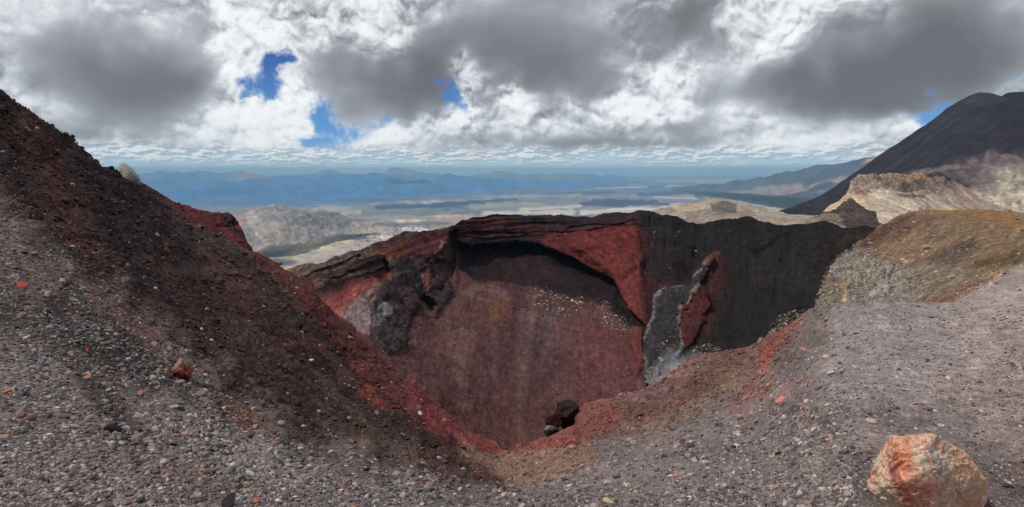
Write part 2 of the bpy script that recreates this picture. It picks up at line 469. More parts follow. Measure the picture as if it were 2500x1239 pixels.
# ================================================================== plain
def plain_depth(u, v): return np.minimum(F * H / np.maximum(v - VP, 1.0), 90000.0)
pl = Sheet('plain', [(-1500, 425), (4000, 425)], [(-1500, 900), (4000, 900)], 1300, 420, depth=plain_depth, tsm=0, bsm=0, tp=1.7, skirt=0)
pl.base((140, 124, 124))
u, v = pl.U, pl.V
far = sstep(v, 560, 450)
pl.vary(.5, 260, 9, 5, 21)
pl.paint([(-1500, 420), (4000, 420), (4000, 470), (1900, 470), (1300, 480), (900, 500), (-1500, 520)], (74, 104, 140), 20, 10, 60, .85)  # far plain tinted blue, distance haze put into the colour
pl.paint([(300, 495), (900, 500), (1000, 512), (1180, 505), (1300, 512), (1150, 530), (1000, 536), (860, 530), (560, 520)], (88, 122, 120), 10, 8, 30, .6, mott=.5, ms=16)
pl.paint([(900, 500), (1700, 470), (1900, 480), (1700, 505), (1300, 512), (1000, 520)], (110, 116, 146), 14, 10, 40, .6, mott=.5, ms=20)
pl.paint([(560, 540), (860, 545), (1000, 530), (1160, 520), (1420, 512), (1640, 505), (1700, 530), (1300, 560), (1100, 600), (700, 720), (560, 700)], (154, 138, 128), 8, 6, 30, .9)
pr = np.random.RandomState(91)
for i in range(150):
    vv = 434 + 92 * pr.rand() ** 1.4; uu = pr.uniform(700, 2080); L_ = pr.uniform(14, 80) * (.5 + (vv - 430) / 60); w0 = (.5 + (vv - 430) / 26) * pr.uniform(.5, 1.3)
    cc = [(44, 64, 100), (60, 78, 92), (176, 158, 146), (196, 182, 160), (120, 112, 104), (104, 112, 84), (150, 130, 124)][pr.randint(7)]
    pl.stroke([(uu, vv), (uu + L_ * .5, vv + pr.uniform(-1, 1) * w0 * 2), (uu + L_, vv + pr.uniform(-1, 1) * w0 * 2)], cc, w0, 1 + w0 * .5, w0 * 1.5, 22, pr.uniform(.3, .75), 300 + i)
# cloud shadows painted as dark belts, and pale flats, on the far plain
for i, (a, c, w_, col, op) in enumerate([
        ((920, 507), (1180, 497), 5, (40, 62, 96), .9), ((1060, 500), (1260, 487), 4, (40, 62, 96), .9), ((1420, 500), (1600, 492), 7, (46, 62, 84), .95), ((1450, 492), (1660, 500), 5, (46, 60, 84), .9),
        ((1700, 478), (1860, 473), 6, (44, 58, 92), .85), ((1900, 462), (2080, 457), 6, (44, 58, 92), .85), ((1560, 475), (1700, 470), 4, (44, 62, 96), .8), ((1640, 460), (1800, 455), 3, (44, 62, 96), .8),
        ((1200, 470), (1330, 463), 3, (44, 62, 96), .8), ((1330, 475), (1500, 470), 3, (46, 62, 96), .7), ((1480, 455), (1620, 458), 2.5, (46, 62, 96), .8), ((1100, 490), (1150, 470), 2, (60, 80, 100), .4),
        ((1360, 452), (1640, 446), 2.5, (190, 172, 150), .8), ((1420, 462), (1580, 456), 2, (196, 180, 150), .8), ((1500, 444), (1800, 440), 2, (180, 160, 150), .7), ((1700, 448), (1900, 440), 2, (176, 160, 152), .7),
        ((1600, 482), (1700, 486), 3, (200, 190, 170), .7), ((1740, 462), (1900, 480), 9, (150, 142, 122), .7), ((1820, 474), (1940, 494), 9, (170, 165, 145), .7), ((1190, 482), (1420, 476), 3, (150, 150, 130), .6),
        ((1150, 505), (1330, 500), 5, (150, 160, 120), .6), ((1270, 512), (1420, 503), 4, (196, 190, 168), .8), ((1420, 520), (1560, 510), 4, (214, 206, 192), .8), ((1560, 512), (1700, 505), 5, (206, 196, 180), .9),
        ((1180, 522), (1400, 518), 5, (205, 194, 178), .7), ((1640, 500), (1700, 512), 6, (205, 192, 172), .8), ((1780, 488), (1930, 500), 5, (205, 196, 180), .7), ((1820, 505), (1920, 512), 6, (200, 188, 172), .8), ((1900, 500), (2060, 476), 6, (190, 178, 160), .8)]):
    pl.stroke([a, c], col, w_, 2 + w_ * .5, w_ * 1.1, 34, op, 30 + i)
pl.paint([(690, 560), (860, 556), (1000, 575), (960, 610), (830, 625), (690, 700), (600, 660)], (176, 160, 144), 10, 6, 20, .7)
for (uu, vv, ru, rv, c) in [(872, 562, 45, 7, (196, 160, 104)), (905, 566, 20, 5, (205, 160, 95)), (820, 590, 40, 5, (206, 186, 110)), (700, 625, 42, 4, (176, 172, 62)), (860, 576, 40, 9, (92, 86, 88)), (950, 548, 60, 5, (98, 92, 92)),
                            (1040, 545, 60, 7, (108, 96, 92)), (690, 640, 40, 7, (84, 80, 82)), (1010, 562, 42, 6, (206, 196, 182)), (945, 580, 25, 4, (220, 210, 195)), (1100, 528, 60, 4, (196, 164, 140)), (760, 606, 60, 6, (205, 190, 160)),
                            (1000, 540, 40, 3, (206, 190, 160)), (880, 538, 30, 3, (120, 112, 104)), (930, 558, 18, 3, (205, 165, 110))]:
    pl.paint([(uu - ru, vv), (uu - ru * .4, vv - rv), (uu + ru * .6, vv - rv * .8), (uu + ru, vv), (uu + ru * .5, vv + rv), (uu - ru * .5, vv + rv)], c, 5, 4, 14, .85, seed=int(uu))
pl.vary(.55, 14, 3.0, 4, 41, mask=sstep(v, 500, 540))
pl.rough = sstep(v, 426, 470) * .6
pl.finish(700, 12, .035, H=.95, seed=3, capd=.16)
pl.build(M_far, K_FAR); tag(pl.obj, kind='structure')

# ================================================================== far ranges
def simple(name, top, bot, ctrl, nu, nv, basec, lam0, lam1, amp, mat, k, painter=None, seed=0, tsm=4, ridge=.5, H=.95, capd=.12, sk=.3, pieces=(), kind='structure', tp=1.0, nyq=2.2, bsm=20, foot=False):
    s = Sheet(name, top, bot, nu, nv, ctrl, tsm=tsm, sk=sk, tp=tp, bsm=bsm, foot=foot)
    if foot: s.rough *= 1 - sstep(s.T, .75, .95)
    s.base(basec)
    if painter: painter(s)
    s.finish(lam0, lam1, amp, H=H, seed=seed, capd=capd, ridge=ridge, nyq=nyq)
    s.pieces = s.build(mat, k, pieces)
    tag(s.obj, kind=kind)
    return s
simple('hills', [(-300, 432), (300, 428), (700, 427), (960, 424), (1040, 418), (1160, 419), (1280, 415.5), (1400, 412), (1470, 413), (1560, 417), (1700, 419), (1900, 420), (2100, 421), (2600, 420)],
       [(-300, 450), (2600, 450)], [(-300, 432, 82000), (1250, 415, 82000), (2600, 420, 82000), (-300, 450, 60000), (1250, 450, 60000), (2600, 450, 60000)], 800, 24, (140, 184, 212), 4000, 300, .03, M_far, K_FAR, seed=60, tsm=3, capd=.05)  # pale blue base carries the haze of the far distance
def p_range(s):
    s.vary(.3, 50, 22, 5, 50, ridge=True)
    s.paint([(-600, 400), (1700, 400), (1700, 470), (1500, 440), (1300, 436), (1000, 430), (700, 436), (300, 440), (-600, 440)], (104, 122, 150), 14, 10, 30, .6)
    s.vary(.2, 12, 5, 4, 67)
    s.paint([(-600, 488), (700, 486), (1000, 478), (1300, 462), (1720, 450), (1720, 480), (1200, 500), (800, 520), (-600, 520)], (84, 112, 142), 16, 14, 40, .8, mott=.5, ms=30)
    s.paint([(560, 424), (700, 424), (660, 438), (580, 436)], (140, 120, 104), 6, 5, 14, .7)
    s.paint([(880, 424), (990, 419), (1010, 428), (900, 436)], (120, 112, 96), 6, 5, 14, .5)
    s.paint([(1160, 428), (1300, 430), (1420, 440), (1330, 450), (1200, 440)], (130, 124, 96), 6, 6, 14, .6)
    s.paint([(960, 446), (1010, 444), (1050, 452), (1030, 458), (950, 455)], (24, 40, 60), 5, 4, 14, .8)
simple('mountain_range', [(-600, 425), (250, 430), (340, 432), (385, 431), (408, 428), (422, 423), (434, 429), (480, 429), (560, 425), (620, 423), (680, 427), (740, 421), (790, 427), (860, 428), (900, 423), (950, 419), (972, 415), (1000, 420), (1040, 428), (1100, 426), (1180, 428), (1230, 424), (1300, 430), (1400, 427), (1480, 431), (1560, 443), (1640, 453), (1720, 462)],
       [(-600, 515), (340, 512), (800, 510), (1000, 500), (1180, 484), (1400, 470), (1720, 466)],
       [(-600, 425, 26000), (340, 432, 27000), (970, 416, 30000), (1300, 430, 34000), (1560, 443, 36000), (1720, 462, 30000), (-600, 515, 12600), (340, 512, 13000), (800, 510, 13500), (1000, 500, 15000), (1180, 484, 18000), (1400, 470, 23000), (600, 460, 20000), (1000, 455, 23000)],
       1100, 110, (50, 100, 144), 3800, 120, .095, M_far, K_FAR, p_range, foot=True, seed=70, tsm=3, capd=.16, ridge=.7)  # blue base colour makes up for part of the air haze
def p_rs(s):
    s.vary(.5, 60, 12, 5, 52)
    s.paint([(1780, 470), (1900, 452), (2000, 448), (2100, 420), (2160, 400), (2200, 440), (2060, 470), (1900, 480)], (165, 145, 130), 8, 8, 25, .75, mott=.5)
    s.paint([(1990, 455), (2090, 440), (2110, 460), (1990, 472)], (44, 52, 80), 6, 4, 20, .8)
    s.paint([(2118, 388), (2145, 383), (2140, 395), (2105, 402)], (175, 140, 120), 5, 3, 14, .8)
    s.paint([(1900, 478), (1960, 470), (2040, 452), (1990, 474), (1930, 492), (1880, 500)], (60, 58, 72), 5, 3, 20, .8)
simple('volcano_slope', [(1640, 462), (1760, 448), (1850, 434), (1900, 428), (1950, 419), (2000, 408), (2050, 397), (2100, 387), (2140, 383), (2260, 392), (2500, 450)],
       [(1640, 466), (1800, 484), (1900, 500), (2000, 520), (2200, 540), (2500, 560)],
       [(1640, 462, 24000), (1850, 432, 16000), (2140, 383, 10500), (2500, 450, 9000), (1800, 484, 15000), (1900, 500, 12000), (2000, 520, 9000), (2200, 540, 7000), (2500, 560, 6000)],
       500, 110, (70, 78, 92), 1500, 60, .05, M_far, K_FAR, p_rs, foot=True, seed=80, tsm=3, capd=.16, ridge=.5)
# pale ridge low on the left, seen over the crater
def p_lh(s):
    s.vary(.5, 9, 60, 4, 55, rot=-.5)
    s.vary(.45, 24, 16, 4, 56)
    s.paint([(640, 508), (690, 500), (760, 516), (840, 518), (860, 540), (800, 552), (740, 560), (680, 545), (620, 540)], (106, 98, 100), 8, 8, 16, .8, mott=.5)
    s.paint([(570, 520), (600, 522), (600, 560), (572, 560)], (146, 110, 100), 6, 4, 12, .7)
    s.paint([(560, 560), (620, 560), (640, 600), (600, 620), (560, 600)], (92, 88, 92), 8, 8, 16, .6)
    s.paint([(720, 560), (860, 560), (840, 600), (700, 620)], (150, 142, 140), 8, 8, 16, .5)
    s.paint([(740, 590), (860, 575), (900, 560), (930, 570), (800, 612), (690, 640)], (196, 178, 138), 8, 6, 16, .7)
simple('ridge', [(420, 560), (500, 534), (540, 524), (570, 524), (605, 520), (640, 510), (665, 504), (680, 501), (700, 507), (730, 514), (765, 517), (800, 516), (822, 518), (838, 528), (860, 540), (890, 549), (940, 560), (980, 590)],
       [(420, 640), (600, 650), (700, 640), (780, 610), (860, 585), (940, 570), (980, 592)],
       [(420, 560, 6600), (560, 524, 7000), (680, 500, 7000), (820, 517, 7700), (940, 560, 8200), (980, 590, 7200), (420, 640, 5200), (600, 650, 5300), (700, 640, 5500), (780, 610, 6300), (860, 585, 7200), (940, 570, 8000), (680, 560, 6150), (800, 565, 7050)],
       560, 160, (150, 136, 124), 500, 16, .10, M_mid, K_MID, p_lh, foot=True, seed=90, tsm=2, capd=.16, ridge=.7)
# rounded hill beyond the rim, centre right
def p_ch(s):
    s.vary(.4, 40, 14, 4, 57)
    s.paint([(1640, 540), (1700, 525), (1780, 500), (1800, 510), (1790, 530), (1740, 535), (1690, 550)], (96, 88, 84), 5, 8, 14, .7, mott=.4)
    s.paint([(1735, 500), (1765, 494), (1800, 502), (1798, 518), (1770, 522), (1740, 515)], (80, 76, 76), 4, 5, 12, .8)
    s.paint([(1700, 500), (1730, 494), (1720, 510), (1660, 518), (1640, 512)], (166, 146, 122), 5, 4, 14, .7)
    s.paint([(1800, 530), (1960, 528), (2060, 530), (2000, 545), (1820, 548)], (132, 116, 102), 5, 4, 14, .7)
simple('hill', [(1440, 548), (1500, 540), (1560, 524), (1600, 515), (1640, 508), (1680, 500), (1720, 491), (1750, 487), (1775, 487), (1800, 492), (1840, 503), (1880, 514), (1920, 522), (1980, 524), (2060, 527), (2120, 530)],
       [(1440, 566), (2120, 580)],
       [(1440, 548, 1300), (1600, 515, 1500), (1765, 487, 1650), (1900, 520, 1500), (2060, 527, 1350), (2120, 530, 1300), (1440, 566, 1000), (1760, 566, 1050), (2120, 580, 900), (1760, 530, 1350)],
       620, 90, (140, 126, 112), 160, 5, .07, M_mid, K_MID, p_ch, seed=95, tsm=3, capd=.16, ridge=.6)
# ================================================================== the big cone
def p_cone(s):
    s.vary(.9, 7, 220, 5, 58, rot=.95)
    s.ldisp += .003 * uvn(s.U, s.V, 12, 260, 4, 65, .95, ridge=True) + .003 * uvn(s.U, s.V, 40, 300, 3, 66, .9)
    s.vary(.4, 30, 30, 4, 59)
    s.paint([(2130, 470), (2230, 440), (2330, 425), (2400, 395), (2520, 385), (3100, 380), (3100, 620), (2100, 620), (2200, 520)], (96, 84, 80), 60, 34, 60, .9, stretch=2.2, mott=.5, ms=30)
    s.paint([(2380, 452), (2430, 420), (2520, 405), (3100, 400), (3100, 620), (2200, 620), (2290, 520)], (186, 170, 148), 44, 30, 40, .95, mott=.5, ms=22)  # pale lower flank, its sunlit brightness painted in
    s.paint([(2340, 400), (2420, 380), (2520, 378), (2520, 418), (2430, 422), (2350, 420)], (122, 100, 98), 30, 26, 34, .8, mott=.6, ms=18)
    s.paint([(2360, 440), (2420, 425), (2450, 450), (2430, 478), (2390, 470)], (92, 82, 84), 14, 10, 20, .75, mott=.3)
    s.stroke([(2230, 422), (2300, 410), (2340, 404)], (110, 100, 98), 5, 8, 4, 20, .6)
    s.paint([(2425, 240), (2520, 250), (3000, 300), (3000, 380), (2440, 350), (2430, 300)], (38, 20, 25), 16, 10, 26, .6)
    s.paint([(2380, 228), (2430, 230), (2460, 246), (2400, 262), (2340, 262)], (50, 44, 46), 12, 6, 20, .6)
    for i in range(14):
        q = random.uniform(2300, 2520); w = random.uniform(470, 510)
        s.stroke([(q, w), (q - 14, w + 14), (q - 16, w + 38)], (184, 174, 146), 1.5, 3, 4, 12, .5, 70 + i)
simple('volcano', [(1780, 540), (1850, 530), (1900, 517), (1950, 501), (2000, 481), (2040, 459), (2080, 431), (2100, 414), (2130, 392), (2180, 355), (2230, 323), (2280, 289), (2320, 262), (2350, 243), (2372, 233), (2392, 227), (2412, 228), (2432, 232), (2452, 238), (2470, 244), (2520, 252), (2700, 290), (3200, 420)],
       [(1780, 570), (2000, 570), (2400, 600), (3200, 640)],
       [(1780, 540, 1872), (1950, 501, 1911), (2100, 414, 1950), (2392, 227, 2106), (2520, 252, 2028), (3200, 420, 1794), (1780, 570, 1560), (2000, 570, 1482), (2400, 600, 1014), (3200, 640, 1014), (2300, 450, 1560), (2500, 450, 1443), (2700, 300, 1950), (2150, 480, 1677)],
       900, 400, (39, 33, 37), 260, 6, .032, M_mid, K_MID, p_cone, seed=100, tsm=3, capd=.14, ridge=.5)  # dark scoria, darkened further for the cloud shade over the cone
simple('summit', [(2415, 260), (2440, 241), (2452, 232), (2462, 228), (2480, 226), (2520, 225), (2600, 232), (2700, 270), (2760, 320)], [(2415, 300), (2760, 360)],
       [(2415, 260, 2508), (2480, 226, 2584), (2760, 320, 2508), (2415, 300, 2356), (2760, 360, 2280)], 160, 40, (20, 18, 24), 200, 10, .04, M_mid, K_MID, seed=105, tsm=3)
# ================================================================== tan ridge with its cliffs
def p_tan(s):
    s.vary(.22, 14, 8, 4, 61)
    s.paint([(2070, 480), (2160, 462), (2300, 480), (2400, 530), (2500, 560), (2100, 580), (2060, 540)], (168, 152, 132), 10, 8, 20, .8)
    s.paint([(2078, 430), (2160, 428), (2260, 424), (2330, 440), (2400, 480), (2330, 470), (2260, 470), (2180, 462), (2080, 470)], (112, 94, 82), 5, 9, 14, .9, mott=.4, ms=7)
    s.paint([(2180, 426), (2240, 428), (2280, 436), (2240, 446), (2180, 440)], (168, 120, 84), 6, 6, 14, .7, mott=.3)
    s.paint([(2200, 446), (2250, 440), (2262, 470), (2200, 468)], (80, 68, 66), 5, 8, 9, .85, mott=.2, ms=6)
    s.vary(.9, 5, 7, 4, 64, mask=sstep(sdist(s.U, s.V, [(2078, 426), (2330, 426), (2400, 470), (2330, 474), (2080, 472)]), -4, 4))
    s.paint([(2180, 474), (2260, 476), (2255, 486), (2190, 482)], (84, 70, 66), 3, 5, 8, .9, mott=.3, ms=6)
    s.paint([(2080, 466), (2120, 462), (2118, 476), (2090, 478)], (120, 98, 84), 3, 4, 10, .7)
    s.paint([(2255, 426), (2290, 423), (2330, 438), (2320, 442), (2262, 432)], (56, 50, 56), 3, 3, 10, .9)
    s.paint([(2010, 505), (2060, 480), (2110, 476), (2120, 505), (2060, 510), (2000, 535)], (182, 154, 126), 8, 6, 16, .6)
    s.paint([(2340, 450), (2400, 480), (2440, 510), (2340, 500), (2300, 470)], (168, 134, 118), 8, 8, 18, .6, mott=.3)
    for (a, c) in (((2330, 495), (2400, 530)), ((2300, 490), (2360, 520)), ((2360, 490), (2420, 520)), ((2260, 500), (2310, 530))):
        s.stroke([a, c], (118, 106, 98), 2, 4, 5, 16, .6, int(a[0]))
    s.ledge([(2084, 466), (2130, 462), (2200, 470), (2260, 466), (2290, 470)], -.012, 9, 3, 4, 14)
    s.ledge([(2180, 476), (2262, 480)], -.008, 6, 2, 3, 14)
    s.setrough([(2078, 425), (2330, 425), (2330, 475), (2080, 470)], 2.8, 10)
simple('rocky_ridge', [(1925, 552), (1965, 543), (1985, 533), (2005, 522), (2028, 502), (2055, 487), (2068, 474), (2076, 462), (2080, 445), (2086, 434), (2095, 425), (2112, 427), (2128, 430), (2150, 429), (2172, 425), (2188, 423), (2200, 425), (2225, 430), (2255, 427), (2275, 423), (2290, 425), (2312, 434), (2335, 445), (2365, 465), (2400, 487), (2450, 508), (2520, 524), (2700, 550)],
       [(1925, 575), (2100, 590), (2400, 590), (2700, 600)],
       [(1925, 552, 850), (2028, 502, 900), (2095, 425, 980), (2275, 423, 1150), (2400, 487, 1250), (2520, 524, 1200), (2700, 550, 1150), (1925, 575, 740), (2100, 590, 700), (2400, 590, 820), (2700, 600, 900), (2200, 500, 900), (2100, 480, 930)],
       760, 190, (152, 134, 116), 70, 1.6, .05, M_mid, K_MID, p_tan, seed=110, tsm=2, capd=.16, ridge=.6)
def p_crag(s):
    s.vary(.6, 12, 12, 4, 62)
    s.paint([(1925, 550), (1985, 535), (2030, 520), (2060, 530), (2060, 570), (1925, 570)], (136, 120, 106), 8, 7, 16, .6)
crag = simple('crag', [(1890, 560), (1940, 552), (1975, 543), (2000, 527), (2022, 515), (2045, 508), (2060, 498), (2076, 489), (2090, 496), (2104, 502), (2120, 514), (2134, 530), (2146, 545), (2165, 556)],
       [(1890, 580), (2165, 590)], [(1890, 560, 560), (2076, 489, 640), (2165, 556, 560), (1890, 580, 480), (2165, 590, 470), (2070, 585, 500)],
       420, 110, (68, 58, 55), 45, 1.0, .10, M_mid, K_MID, p_crag, seed=120, tsm=2, capd=.18, ridge=.8, kind=None)
tag(crag.obj, 'dark jagged lava crag standing below the tan cliffs, left of the hikers\' slope', 'crag')

# ================================================================== the crater
ct = Sheet('crater', [(420, 800), (560, 740), (640, 700), (700, 665), (725, 653), (780, 640), (840, 622), (900, 600), (950, 580), (985, 569), (1010, 567), (1050, 561), (1090, 558), (1112, 547), (1130, 536), (1150, 529), (1180, 525), (1250, 525), (1330, 529), (1400, 533), (1430, 534), (1470, 528), (1510, 521), (1560, 517), (1592, 517), (1630, 526), (1680, 537), (1720, 544), (1750, 543), (1775, 538), (1800, 537), (1840, 539), (1870, 545), (1900, 550), (1950, 549), (2000, 545), (2040, 545), (2080, 548), (2130, 548), (2200, 552), (2300, 600), (2420, 660)],
            [(420, 960), (700, 940), (900, 1020), (1150, 1190), (1300, 1160), (1500, 1060), (1750, 950), (1950, 840), (2100, 780), (2420, 760)], 1000, 420,
            [(420, 800, 120), (640, 700, 140), (725, 653, 155), (840, 622, 185), (950, 580, 220), (1050, 561, 260), (1180, 525, 300), (1430, 534, 320), (1570, 517, 325), (1720, 544, 310), (1830, 539, 290), (1960, 548, 260), (2100, 548, 235), (2300, 600, 200), (2420, 660, 190),
             (700, 940, 85), (950, 900, 100), (1150, 1190, 75), (1300, 1160, 78), (1500, 1060, 95), (1750, 950, 125), (1950, 840, 140), (2100, 780, 150), (2420, 760, 150),
             (1250, 700, 262), (1250, 850, 165), (1500, 800, 215), (1050, 750, 205), (900, 720, 165), (1600, 700, 262), (1650, 850, 170), (1850, 700, 230), (1850, 800, 185), (2000, 650, 210), (1000, 640, 235)], tsm=3, sk=.2)
# overhanging strata and hollows
ct.ledge([(1118, 588), (1150, 596), (1200, 594), (1260, 588), (1320, 592), (1370, 612), (1420, 640), (1470, 664), (1500, 682), (1512, 715), (1535, 752), (1575, 790)], .075, 60, 3, 6, 40, 1, ends=6)
ct.ledge([(1130, 560), (1200, 566), (1290, 566), (1400, 564), (1480, 552), (1550, 536)], .010, 10, 3, 5, 30, 2)
ct.ledge([(1125, 577), (1200, 580), (1290, 574), (1380, 575)], .012, 8, 3, 5, 30, 3)
ct.push([(1430, 545), (1540, 535), (1566, 580), (1574, 640), (1568, 700), (1580, 760), (1592, 800), (1570, 796), (1535, 752), (1512, 715), (1500, 682), (1440, 640), (1400, 600)], 26, -.030, 6, 40, 4)
ct.push([(1440, 600), (1500, 590), (1545, 610), (1550, 650), (1520, 680), (1470, 650)], 20, -.012, 6, 30, 5)
ct.ledge([(1380, 556), (1440, 546), (1520, 545), (1560, 552)], .012, 14, 3, 5, 24, 6)
# scoop on the far right wall
ct.ledge([(1785, 575), (1815, 596), (1845, 604), (1875, 592), (1900, 574), (1935, 552)], .024, 40, 22, 9, 40, 7, ends=40)
ct.push([(1840, 540), (1960, 548), (1900, 600), (1860, 620), (1835, 600)], 40, -.012, 6, 30, 23)
ct.push([(1985, 560), (2090, 560), (2060, 620), (2000, 760), (1940, 800), (1960, 680)], 50, -.02, 10, 40, 24)
ct.push([(1096, 570), (1114, 566), (1112, 640), (1104, 680), (1094, 650)], 10, .035, 4, 16, 25)
ct.push([(1560, 700), (1600, 690), (1640, 640), (1670, 640), (1680, 680), (1640, 720), (1600, 780), (1585, 800)], 50, .014, 10, 30, 8)
for i, (a, c, w_) in enumerate([((1800, 690), (1775, 830), 16), (((1850, 720)), (1830, 820), 10), ((1905, 640), (1880, 800), 9), ((1960, 620), (1930, 780), 9), ((1760, 660), (1740, 760), 10), ((2010, 600), (1975, 720), 8)]):
    d_ = pdist(ct.U, ct.V, [a, ((a[0] + c[0]) / 2 + 14, (a[1] + c[1]) / 2), c]) + 10 * uvn(ct.U, ct.V, 30, 30, 3, 80 + i)
    ct.ldisp += .022 * np.exp(-(np.maximum(d_, 0) / (w_ * 1.9)) ** 2)
# left side: lava outcrops with hollows under them
out1 = [(900, 790), (905, 752), (925, 718), (935, 690), (960, 665), (948, 650), (965, 634), (1000, 628), (1008, 640), (1040, 645), (1062, 640), (1072, 660), (1092, 690), (1100, 716), (1085, 745), (1062, 775), (1058, 765), (1068, 745), (1040, 720), (1018, 730), (1005, 760), (1000, 800), (975, 862), (940, 866), (915, 830)]
ct.push(out1, 16, -.035, 5, 22, 11)
ct.push([(1012, 735), (1040, 722), (1066, 745), (1050, 760), (1020, 742), (1008, 775), (1000, 800), (996, 770)], 8, .035, 3, 14, 12)
ct.push([(1048, 625), (1085, 590), (1100, 600), (1100, 640), (1092, 680), (1070, 702), (1048, 706), (1040, 672)], 12, -.02, 5, 20, 13)
ct.ledge([(790, 688), (840, 668), (900, 640), (935, 630), (950, 640)], .035, 26, 3, 6, 24, 14, ends=8)
ct.ledge([(740, 676), (800, 650), (860, 628), (880, 622)], .02, 16, 3, 6, 24, 15, ends=8)
ct.ledge([(830, 690), (880, 672), (930, 656), (948, 648)], .02, 12, 3, 5, 20, 16, ends=8)
ct.ledge([(1140, 712), (1160, 700), (1190, 705), (1225, 716), (1240, 740)], .006, 14, 3, 6, 14, 17, ends=4)
ct.ledge([(1050, 640), (1075, 630), (1098, 640)], .02, 20, 3, 4, 14, 18, ends=4)
# ---- mineral colours, with shade painted in under the overhang
ct.base((84, 56, 55))
ct.vary(.30, 60, 60, 5, 130)
ct.paint([(1030, 740), (1080, 700), (1140, 640), (1160, 700), (1160, 860), (1060, 960), (960, 930), (980, 880)], (96, 66, 63), 50, 30, 40, .7)
ct.paint([(1120, 760), (1180, 770), (1170, 900), (1110, 930), (1100, 840)], (108, 84, 70), 30, 16, 30, .5, mott=.8, ms=16, rot=.2)
ct.paint([(1180, 700), (1240, 730), (1260, 820), (1190, 860), (1150, 780)], (92, 60, 56), 20, 12, 30, .6)
ct.vary(.35, 26, 50, 5, 133, mask=sstep(ct.V, 690, 760))
ct.vary(.45, 36, 30, 5, 134, mask=sstep(ct.V, 690, 760))
cr = np.random.RandomState(17)
for i in range(26):
    u0 = cr.uniform(1040, 1570); v0 = 690 + abs(u0 - 1250) * .25 + cr.uniform(0, 60); k_ = cr.uniform(.35, .75)
    u1 = u0 + (1225 - u0) * k_; v1 = v0 + (1080 - v0) * cr.uniform(.5, 1.0)
    ct.stroke([(u0, v0), ((u0 + u1) / 2 + cr.uniform(-12, 12), (v0 + v1) / 2), (u1, v1)], [(112, 84, 78), (62, 44, 44), (100, 62, 56), (74, 54, 56), (116, 92, 84)][cr.randint(5)], cr.uniform(3, 12), 18, 12, 30, cr.uniform(.25, .6), 520 + i)
ct.paint([(1185, 735), (1215, 726), (1245, 735), (1232, 775), (1205, 800), (1188, 790)], (112, 72, 52), 20, 14, 16, .7, mott=.5, ms=10)
ct.paint([(1160, 800), (1420, 780), (1440, 900), (1300, 960), (1180, 930)], (74, 54, 56), 100, 40, 50, .6, mott=.5)
ct.paint([(1330, 760), (1420, 760), (1410, 850), (1340, 880), (1310, 820)], (104, 90, 88), 60, 26, 24, .55, mott=.6, ms=14)
ct.paint([(1400, 735), (1480, 745), (1560, 830), (1578, 940), (1460, 985), (1380, 960), (1380, 840)], (102, 62, 60), 110, 50, 60, .8)
ct.paint([(1120, 720), (1160, 700), (1230, 710), (1200, 740), (1150, 745)], (104, 76, 74), 10, 8, 14, .7)
ct.paint([(900, 960), (1100, 960), (1400, 980), (1560, 960), (1400, 1180), (900, 1180)], (82, 54, 50), 60, 16, 50, .6)
ct.paint([(1380, 880), (1560, 900), (1560, 980), (1400, 980)], (102, 66, 64), 60, 24, 40, .5)
# upper walls
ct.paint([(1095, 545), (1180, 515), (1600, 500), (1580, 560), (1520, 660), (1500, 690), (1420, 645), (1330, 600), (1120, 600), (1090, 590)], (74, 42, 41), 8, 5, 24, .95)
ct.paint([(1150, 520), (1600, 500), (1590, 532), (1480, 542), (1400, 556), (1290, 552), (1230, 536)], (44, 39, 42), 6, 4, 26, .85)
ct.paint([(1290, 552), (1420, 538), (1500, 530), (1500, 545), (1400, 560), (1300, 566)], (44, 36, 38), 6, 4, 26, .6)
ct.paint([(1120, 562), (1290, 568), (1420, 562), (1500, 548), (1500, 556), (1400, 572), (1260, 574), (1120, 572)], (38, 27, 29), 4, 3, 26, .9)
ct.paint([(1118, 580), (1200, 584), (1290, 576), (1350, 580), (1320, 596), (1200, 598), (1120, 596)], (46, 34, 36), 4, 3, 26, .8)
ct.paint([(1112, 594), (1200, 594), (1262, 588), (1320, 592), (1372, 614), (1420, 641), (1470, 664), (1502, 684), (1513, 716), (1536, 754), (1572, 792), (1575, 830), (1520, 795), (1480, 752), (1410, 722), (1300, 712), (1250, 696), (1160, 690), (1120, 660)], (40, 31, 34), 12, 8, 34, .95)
ct.paint([(1115, 596), (1250, 590), (1320, 594), (1400, 632), (1470, 670), (1400, 660), (1300, 622), (1200, 612), (1120, 616)], (30, 23, 27), 8, 4, 24, .8)  # shadow below the overhang painted as a blacker strip
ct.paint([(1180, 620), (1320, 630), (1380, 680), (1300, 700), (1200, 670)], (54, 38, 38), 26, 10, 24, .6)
ct.paint([(1300, 604), (1352, 574), (1440, 556), (1540, 540), (1566, 580), (1574, 640), (1569, 700), (1581, 760), (1592, 806), (1570, 796), (1537, 752), (1514, 715), (1502, 682), (1440, 648), (1380, 618), (1330, 598)], (96, 46, 43), 8, 6, 26, .97)
ct.paint([(1480, 640), (1530, 640), (1560, 680), (1560, 770), (1585, 800), (1540, 750), (1515, 700)], (106, 52, 47), 26, 10, 20, .8)
ct.paint([(1440, 560), (1520, 550), (1556, 590), (1550, 640), (1480, 640)], (110, 48, 46), 20, 10, 18, .6, mott=.4)
ct.paint([(1095, 560), (1118, 560), (1112, 600), (1120, 640), (1100, 640), (1098, 600)], (62, 60, 54), 6, 4, 12, .8)
